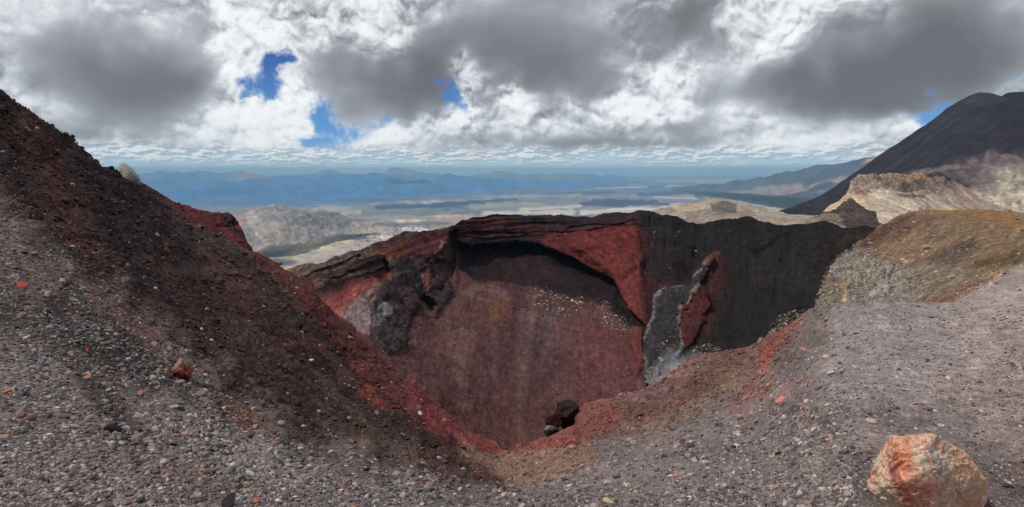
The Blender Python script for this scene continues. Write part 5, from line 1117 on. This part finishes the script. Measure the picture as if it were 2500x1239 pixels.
named = [
 (55, 697, 28, 20, (160, 84, 66), 'orange red stone lying high on the left edge of the grey scree'),
 (275, 1050, 46, 30, (42, 38, 40), 'rough black cinder lump on bare brown ash in the lower left scree'),
 (592, 860, 24, 12, (120, 128, 128), 'flat blue grey slab lying on the dark middle of the left slope'),
 (755, 884, 15, 14, (196, 176, 166), 'pale pinkish white stone alone on the dark red slope left of the crater'),
 (402, 1127, 22, 26, (176, 164, 160), 'rounded pale pinkish grey stone in the gravel at the lower left'),
 (333, 1014, 22, 18, (186, 156, 136), 'cream angular stone above the black cinder lump'),
 (218, 1022, 24, 20, (170, 142, 126), 'tan stone with a flat top, left of the black cinder lump'),
 (177, 1042, 26, 13, (184, 152, 142), 'long pale pink stone, left of the tan stone with a flat top'),
 (76, 1021, 26, 22, (140, 108, 106), 'mauve block of stone near the left edge in the grey scree'),
 (51, 1028, 14, 9, (190, 104, 76), 'small orange chip against the mauve block of stone'),
 (18, 958, 20, 13, (184, 108, 78), 'orange stone at the very left edge of the grey scree'),
 (213, 922, 18, 17, (180, 130, 108), 'light orange stone in the middle of the left scree'),
 (215, 854, 9, 15, (186, 92, 66), 'narrow upright orange stone in the dark rubble on the left'),
 (295, 925, 12, 12, (176, 92, 84), 'small rose red stone near the lower end of the dark rubble'),
 (84, 863, 19, 17, (98, 104, 108), 'dark blue grey stone, upper one of a pair at the left edge'),
 (66, 878, 25, 12, (92, 96, 98), 'dark grey flat stone, lower one of a pair at the left edge'),
 (183, 973, 20, 14, (166, 148, 142), 'pale mauve stone in the lower left scree, above the long pink one'),
 (500, 1112, 20, 26, (146, 142, 142), 'tall light grey stone among the gravel, below the orange streak'),
 (456, 1100, 22, 30, (128, 116, 112), 'grey brown leaning stone left of the tall light grey one'),
 (278, 1095, 24, 20, (96, 92, 92), 'squat dark grey stone just under the black cinder lump'),
 (360, 1154, 18, 16, (184, 170, 160), 'whitish stone in front of the rounded pale pinkish one'),
 (408, 1170, 13, 13, (198, 190, 184), 'small nearly white stone in the lower left gravel'),
 (497, 1137, 18, 12, (194, 148, 110), 'honey coloured stone under the tall light grey one'),
 (611, 1156, 26, 14, (184, 180, 178), 'flat whitish stone right of the lower left gravel'),
 (604, 1180, 18, 15, (188, 132, 112), 'salmon coloured stone just below the flat whitish one'),
 (601, 1198, 20, 15, (190, 150, 112), 'tan stone in the bottom gravel, below the salmon coloured one'),
 (628, 1222, 26, 20, (180, 96, 68), 'bright rusty orange stone at the bottom edge, left of the centre'),
 (560, 1222, 44, 34, (60, 54, 56), 'rough dark lump of lava at the bottom edge, left of the rusty stone'),
 (832, 1184, 16, 11, (204, 92, 66), 'vivid orange chip in grey gravel at the bottom, left of centre'),
 (895, 1213, 16, 11, (180, 172, 170), 'light grey stone at the bottom edge, right of the vivid orange chip'),
 (1485, 1221, 34, 24, (198, 170, 132), 'wide cream and yellow stone at the bottom edge, right of centre'),
 (1484, 1176, 20, 17, (168, 164, 164), 'light grey stone behind the wide cream and yellow one'),
 (1531, 1183, 18, 17, (186, 176, 164), 'whitish stone among the gravel at the bottom, right of centre'),
 (1653, 1158, 18, 16, (184, 120, 96), 'salmon orange stone on the gravel at the foot of the right slope'),
 (1755, 1084, 38, 26, (116, 110, 108), 'large wedge shaped grey rock half buried in the right slope'),
 (1836, 1010, 15, 19, (190, 150, 134), 'upright peach coloured stone on the right slope'),
 (1856, 1002, 14, 13, (176, 172, 168), 'light grey stone just right of the upright peach coloured one'),
 (1960, 851, 14, 12, (200, 136, 114), 'pink orange stone high on the right slope beside the red streak'),
 (1906, 976, 26, 12, (196, 124, 110), 'flat pink stone on the grey part of the right slope'),
 (1965, 1015, 24, 11, (162, 118, 98), 'flat brown orange stone, below the flat pink one'),
 (2020, 988, 14, 9, (200, 180, 150), 'small cream stone right of the flat brown orange one'),
 (2018, 868, 18, 9, (176, 160, 152), 'flat pale stone high on the grey gravel of the right side'),
 (2315, 924, 12, 11, (206, 204, 200), 'small white stone alone in the middle of the right gravel'),
 (2285, 1004, 12, 9, (196, 186, 176), 'small whitish stone behind the large orange boulder'),
 (2349, 1102, 13, 10, (204, 188, 170), 'small cream stone touching the right shoulder of the large boulder'),
 (2459, 1188, 22, 13, (72, 74, 78), 'dark slate grey stone right of the large orange boulder'),
 (2492, 840, 26, 14, (124, 126, 130), 'flat slate grey slab at the right edge of the picture'),
 (2042, 1039, 13, 9, (196, 190, 182), 'small whitish stone left of and above the large boulder'),
]
for i, (u_, v_, w_, h_, c_, lab) in enumerate(named):
    tag(stone(gr, u_, v_, w_, h_, c_, 600 + i), lab, 'stone')
named_m = [
 (2260, 604, 17, 17, (140, 134, 122), 'largest grey boulder on the brown slope, in its middle', 'boulder'), (2336, 559, 9, 5, (150, 112, 96), 'reddish flat boulder high on the brown slope', 'boulder'),
 (2401, 585, 12, 8, (132, 116, 98), 'brownish boulder at the upper right of the brown slope', 'boulder'), (2373, 632, 10, 8, (196, 182, 152), 'cream boulder right of the middle of the brown slope', 'boulder'),
 (2445, 620, 9, 6, (176, 152, 118), 'tan boulder near the right edge of the brown slope', 'boulder'), (2482, 636, 18, 11, (72, 70, 72), 'black boulder at the right edge of the brown slope', 'boulder'),
 (2286, 663, 11, 7, (190, 184, 166), 'whitish boulder at the foot of the dark patch on the brown slope', 'boulder'), (2204, 636, 10, 8, (168, 158, 138), 'pale boulder above the broken grey rock face', 'boulder'),
 (2281, 577, 6, 4, (190, 178, 156), 'small pale boulder above the largest grey one', 'boulder'), (2343, 615, 6, 6, (176, 168, 150), 'small grey boulder right of the dark patch on the brown slope', 'boulder'),
 (2326, 675, 10, 8, (150, 142, 116), 'olive grey boulder low on the brown slope', 'boulder'), (2262, 613, 7, 5, (172, 164, 150), 'pale boulder touching the foot of the largest grey one', 'boulder')]
for i, (u_, v_, w_, h_, c_, lab, cat) in enumerate(named_m):
    o = tag(stone(md, u_, v_, w_, h_, c_, 700 + i, k=K_MOUND), lab, cat); o.name = 'boulder'
for i, (u_, v_, w_, h_, c_, lab) in enumerate([(1700, 615, 7, 6, (176, 176, 176), 'largest white stone stuck in the black crater wall above the dyke'), (1633, 661, 6, 4, (150, 150, 150), 'light grey stone on the black wall between the red band and the dyke'),
        (1599, 572, 6, 3, (130, 130, 130), 'flat grey stone near the top of the black wall beside the red band'), (1650, 577, 4, 3, (150, 150, 150), 'tiny pale stone near the top of the black wall, right of the flat grey one'), (1657, 566, 8, 5, (88, 84, 84), 'dark grey block near the top of the black wall')]):
    tag(stone(ct, u_, v_, w_, h_, c_, 750 + i, k=K_WALL), lab, 'stone')
# many more, each told by its tint and the landmark it lies by
rs = np.random.RandomState(77)
ANCH = [(55, 697, 'orange red stone high on the left'), (275, 1050, 'rough black cinder lump'), (442, 905, 'rounded red brown boulder'), (402, 1127, 'rounded pale pinkish grey stone'), (333, 1014, 'cream angular stone'), (218, 1022, 'tan flat topped stone'),
        (177, 1042, 'long pale pink stone'), (76, 1021, 'mauve block'), (18, 958, 'orange stone at the left edge'), (213, 922, 'light orange stone'), (215, 854, 'narrow upright orange stone'), (84, 863, 'dark blue grey pair'), (500, 1112, 'tall light grey stone'),
        (360, 1154, 'whitish stone at lower left'), (611, 1156, 'flat whitish stone'), (628, 1222, 'rusty orange stone'), (560, 1222, 'rough dark lava lump'), (832, 1184, 'vivid orange chip'), (1485, 1221, 'wide cream and yellow stone'), (1653, 1158, 'salmon orange stone on the right'),
        (1755, 1084, 'wedge shaped grey rock'), (1836, 1010, 'upright peach coloured stone'), (1906, 976, 'flat pink stone'), (1965, 1015, 'flat brown orange stone'), (2315, 924, 'small white stone on the right'), (2130, 1130, 'large orange boulder'), (2018, 868, 'flat pale stone on the right'), (1225, 1180, 'edge of the tan hollow'), (600, 1050, 'foot of the orange streak'), (295, 925, 'rose red stone')]
kinds = [('dark grey', (76, 74, 76), .27), ('mid grey', (114, 111, 110), .27), ('light grey', (158, 152, 148), .20), ('orange', (158, 114, 94), .06), ('mauve pink', (152, 124, 118), .20)]
zone_r = [(1350, 1190), (1600, 1100), (1900, 960), (2480, 780), (2480, 1060), (2400, 1060), (2250, 1040), (2120, 1060), (2090, 1240), (1350, 1240)]
seen = set(); made = 0
for _ in range(4000):
    if made >= 225: break
    left = rs.rand() < .68
    u_ = rs.uniform(0, 1150) if left else rs.uniform(1150, 2480); v_ = rs.uniform(600, 1232)
    pu_, pv2 = np.array([u_]), np.array([v_])
    if left and inpoly(pu_, pv2, left_zone, 1)[0] < .5: continue
    if not left and inpoly(pu_, pv2, zone_r, 1)[0] < .5: continue
    if any(abs(u_ - n_[0]) < 14 and abs(v_ - n_[1]) < 12 for n_ in named): continue
    an = min(ANCH, key=lambda q: (q[0] - u_) ** 2 + (q[1] - v_) ** 2); dx, dy = u_ - an[0], v_ - an[1]; ds = math.hypot(dx, dy)
    if ds < 14: continue
    k_ = rs.choice(5, p=[k[2] for k in kinds]); kn, kc, _p = kinds[k_]
    dirn = ['right of', 'below and right of', 'below', 'below and left of', 'left of', 'above and left of', 'above', 'above and right of'][int(round(math.atan2(dy, dx) / (math.pi / 4))) % 8]
    far_ = 'just' if ds < 36 else ('a little' if ds < 70 else ('some way' if ds < 120 else 'far'))
    size = 'small' if rs.rand() < .6 else 'larger'
    lab = '%s %s stone %s %s the %s' % (size, kn, far_, dirn, an[2])
    if lab in seen or len(lab.split()) > 16: continue
    seen.add(lab); made += 1
    w_ = (rs.uniform(10, 15) if size == 'small' else rs.uniform(17, 24)) * (1 if left else .72)
    c_ = tuple(np.clip(np.array(kc) * rs.uniform(.88, 1.12), 0, 255))
    tag(stone(gr, u_, v_, w_, w_ * rs.uniform(.62, .92), c_, 800 + int(rs.randint(1e6))), lab, 'stone', '%s stones on the gravel' % kn)

# ------------------------------------------------------------------ hikers
def person_mesh(pose):
    """one skinned body, 1.72 m tall, feet at z=0, facing -y"""
    me = bpy.data.meshes.new('person'); 
    if pose == 'sit':
        J = {'pel': (0, 0, .18, .15), 'bel': (0, .04, .38, .13), 'che': (0, .02, .58, .15), 'nek': (0, -.02, .74, .06), 'hd': (0, -.04, .84, .085), 'hd2': (0, -.05, .95, .08)}
        for sx, n in ((-1, 'l'), (1, 'r')):
            J.update({n + 'sh': (sx * .17, .02, .66, .06), n + 'el': (sx * .24, -.10, .44, .042), n + 'wr': (sx * .12, -.30, .42, .032), n + 'ha': (sx * .07, -.36, .42, .035),
                      n + 'hi': (sx * .10, -.02, .16, .10), n + 'kn': (sx * .14, -.38, .46, .065), n + 'an': (sx * .13, -.58, .10, .042), n + 'to': (sx * .14, -.74, .05, .04)})
    else:
        st = .20 if pose == 'walk' else .04
        J = {'pel': (0, 0, .92, .14), 'bel': (0, .01, 1.08, .125), 'che': (0, .0, 1.28, .15), 'nek': (0, -.01, 1.45, .058), 'hd': (0, -.03, 1.54, .085), 'hd2': (0, -.03, 1.64, .08)}
        for sx, n, q in ((-1, 'l', 1), (1, 'r', -1)):
            J.update({n + 'sh': (sx * .18, 0, 1.38, .06), n + 'el': (sx * .23, q * st * .5 + .03, 1.10, .043), n + 'wr': (sx * .22, q * st * .6 - .14, .90, .032), n + 'ha': (sx * .21, q * st * .6 - .2, .83, .036),
                      n + 'hi': (sx * .10, 0, .86, .10), n + 'kn': (sx * .11, -q * st * .9 - .04, .48, .065), n + 'an': (sx * .11, -q * st * 1.3 + .04, .09, .042), n + 'to': (sx * .12, -q * st * 1.3 - .12, .04, .04)})
    names = list(J); idx = {n: i for i, n in enumerate(names)}
    E = [('pel', 'bel'), ('bel', 'che'), ('che', 'nek'), ('nek', 'hd'), ('hd', 'hd2')]
    for n in 'lr': E += [('che', n + 'sh'), (n + 'sh', n + 'el'), (n + 'el', n + 'wr'), (n + 'wr', n + 'ha'), ('pel', n + 'hi'), (n + 'hi', n + 'kn'), (n + 'kn', n + 'an'), (n + 'an', n + 'to')]
    me.from_pydata([J[n][:3] for n in names], [(idx[a], idx[b]) for a, b in E], [])
    o = bpy.data.objects.new('tmp', me); COL.objects.link(o)
    m = o.modifiers.new('s', 'SKIN'); 
    for i, n in enumerate(names):
        me.skin_vertices[0].data[i].radius = (J[n][3],) * 2 if False else (J[n][3], J[n][3] * (.72 if n in ('che', 'bel', 'pel') else 1))
    me.skin_vertices[0].data[0].use_root = True
    o.modifiers.new('u', 'SUBSURF').levels = 1; o.modifiers['u'].render_levels = 1
    bpy.context.view_layer.update()
    ev = o.evaluated_get(bpy.context.evaluated_depsgraph_get())
    out = bpy.data.meshes.new_from_object(ev); bpy.data.objects.remove(o)
    for p in out.polygons: p.use_smooth = True
    return out, J
M_cloth = ground_mat('clothing', (8, 30), var=.1, bump=.2, bdist=.01)
PM = {}
def person(u, v, sh, pose, px, top_c, leg_c, label, face=0.0, pack=None):
    key = pose
    if key not in PM: PM[key] = person_mesh(pose)
    src, J = PM[key]; me = src.copy(); me.name = 'person'
    n = len(me.vertices); co = np.zeros(n * 3, np.float32); me.vertices.foreach_get('co', co); co = co.reshape(-1, 3)
    zt = .92 if pose != 'sit' else .2; zh = J['nek'][2] + .03
    c = np.tile(lin(leg_c), (n, 1)); 
    is_top = (co[:, 2] > zt) if pose != 'sit' else ((co[:, 1] > -.2) & (co[:, 2] > .26)) 
    if pose != 'sit': is_top |= (np.abs(co[:, 0]) > .18) & (co[:, 2] > .8)
    c[is_top] = lin(top_c)
    skin = (co[:, 2] > zh); c[skin] = lin((176, 130, 104))
    hr = skin & ((co[:, 2] > zh + .14) | (co[:, 1] > 0.0)); c[hr] = lin((40, 30, 26))
    at = me.color_attributes.new('Col', 'FLOAT_COLOR', 'POINT'); cc = np.ones((n, 4), np.float32); cc[:, :3] = c; at.data.foreach_set('color', cc.ravel())
    me.materials.clear(); me.materials.append(M_cloth)
    X, N, D = sh.at(u, v)
    o = bpy.data.objects.new('person', me); COL.objects.link(o)
    hgt = 1.72 if pose != 'sit' else 1.0
    s = px * D / F / hgt
    o.scale = (s,) * 3; o.location = (X[0], X[1], X[2] - .05 * s); o.rotation_euler = (0, 0, face)
    tag(o, label, 'person', None)
    if pack:
        v_, f_ = rock_shape(3, np.random.RandomState(5), 0, .03, (.17, .12, .26))
        v_ = v_ * .27; z0 = 1.22 if pose != 'sit' else .5
        b_ = add_mesh('backpack', v_ * (.7, .55, 1) + (0, .19, z0), f_, M_cloth, np.tile(lin(pack), (len(v_), 1)), parent=o)
    return o
KH = 8.6
person(2220, 521, md, 'walk', 7.5, (30, 28, 30), (36, 32, 32), 'hiker in dark clothes walking alone at the left end of the skyline', 1.2, (40, 36, 40))
person(2245, 516, md, 'stand', 9, (96, 88, 92), (52, 46, 48), 'hiker in a grey top, left one of the first pair on the skyline', .4)
person(2249, 516, md, 'stand', 9.5, (34, 28, 32), (44, 36, 38), 'hiker in black, right one of the first pair on the skyline', -.5, (30, 30, 40))
person(2264, 515, md, 'walk', 8, (36, 34, 38), (40, 36, 38), 'slim hiker in black, left one of the second pair on the skyline', 1.4)
person(2268, 515, md, 'walk', 8.5, (66, 60, 56), (32, 28, 30), 'hiker with a grey pack, right one of the second pair on the skyline', 1.0, (110, 104, 96))
person(2426, 513, md, 'stand', 7.5, (180, 172, 160), (26, 24, 28), 'hiker in a white top and black trousers alone on the skyline at the right', .2)
person(2456, 520, md, 'stand', 9, (34, 24, 30), (170, 160, 150), 'hiker in a black top and pale trousers, left of the small group', -.3)
person(2463, 520, md, 'walk', 8.5, (150, 144, 150), (54, 46, 52), 'hiker in a pale grey jacket in the small group at the right', .7, (60, 50, 60))
person(2467, 521, md, 'walk', 8, (60, 48, 56), (40, 34, 38), 'hiker in dark clothes at the right side of the small group', -.8)
person(2470, 537, md, 'stand', 8.5, (206, 150, 140), (26, 22, 26), 'hiker in a pink top and black trousers, lowest on the path at the right', .5)
person(2483, 536, md, 'sit', 5.5, (30, 30, 34), (36, 34, 38), 'person in dark clothes sitting on the slope, left one of a pair', .6)
person(2488, 536, md, 'sit', 6, (26, 28, 28), (44, 44, 44), 'person in black sitting on the slope, right one of a pair', -.4)

# ------------------------------------------------------------------ bird
bv = [(-.5, .05, .10), (-.2, .08, .14), (0, .10, .03), (.2, .08, .14), (.5, .05, .08), (-.2, -.06, .12), (0, -.09, 0), (.2, -.06, .12), (0, .26, .02), (0, -.30, .0), (.05, 0, -.04), (-.05, 0, -.04), (.06, -.36, .0), (-.06, -.36, .0)]
bf = [(0, 1, 5), (1, 2, 5), (2, 6, 5), (2, 3, 6), (3, 7, 6), (3, 4, 7), (8, 2, 10), (8, 11, 2), (8, 10, 11), (2, 6, 10), (2, 11, 6), (10, 6, 9), (11, 9, 6), (10, 9, 11), (9, 12, 13)]
bd = add_mesh('bird', np.array(bv), bf, M_cloth, np.tile(lin((30, 30, 32)), (len(bv), 1)), smooth=False)
bd.location = ((667 - UC) / F * 330, 330, (VH - 253) / F * 330); bd.rotation_euler = (.2, .3, .8)
tag(bd, 'tiny dark bird gliding high in front of the clouds at the left', 'bird')

# ------------------------------------------------------------------ steam at the foot of the dyke
def steam():
    m = bpy.data.materials.new('steam'); m.use_nodes = True; t = m.node_tree; t.nodes.clear(); b = NB(t)
    out = b.new('ShaderNodeOutputMaterial'); pv = b.new('ShaderNodeVolumePrincipled')
    t.links.new(pv.outputs[0], out.inputs['Volume'])
    co = b.new('ShaderNodeTexCoord').outputs['Object']
    r = b.v('LENGTH', co)
    n = b.noise(b.v('MULTIPLY', co, (1, 1, 1)), 1.8, 5, .62, 1.2)
    d = b.m('MULTIPLY', b.ss(r, 1.0, .15), b.ss(b.m('SUBTRACT', n, b.m('MULTIPLY', r, .18)), .33, .62))
    b.put(pv.inputs['Density'], b.m('MULTIPLY', d, .55))
    pv.inputs['Color'].default_value = (.95, .96, .97, 1)
    v_, f_ = ICO[3]
    o = add_mesh('steam', v_, f_, m)
    D = 100.0
    o.location = ((1648 - UC) / F * D, D, (VH - 912) / F * D)
    o.scale = (6.5, 8, 3.6); o.rotation_euler = (0, -.75, 0)
    tag(o, kind='stuff')
steam()

# ------------------------------------------------------------------ air
def haze():
    m = bpy.data.materials.new('haze'); m.use_nodes = True; t = m.node_tree; t.nodes.clear(); b = NB(t)
    out = b.new('ShaderNodeOutputMaterial'); pv = b.new('ShaderNodeVolumePrincipled')
    t.links.new(pv.outputs[0], out.inputs['Volume'])
    pv.inputs['Color'].default_value = (.50, .80, 1.0, 1); pv.inputs['Density'].default_value = 3.0e-5; pv.inputs['Anisotropy'].default_value = 0.0
    x0, x1, y0, y1, z0, z1 = -130000, 130000, -3000, 98000, -1100, 400
    v_ = [(x, y, z) for z in (z0, z1) for y in (y0, y1) for x in (x0, x1)]
    f_ = [(0, 2, 3, 1), (4, 5, 7, 6), (0, 1, 5, 4), (2, 6, 7, 3), (0, 4, 6, 2), (1, 3, 7, 5)]
    o = add_mesh('haze', np.array(v_, float), f_, m, smooth=False); tag(o, kind='stuff')
haze()
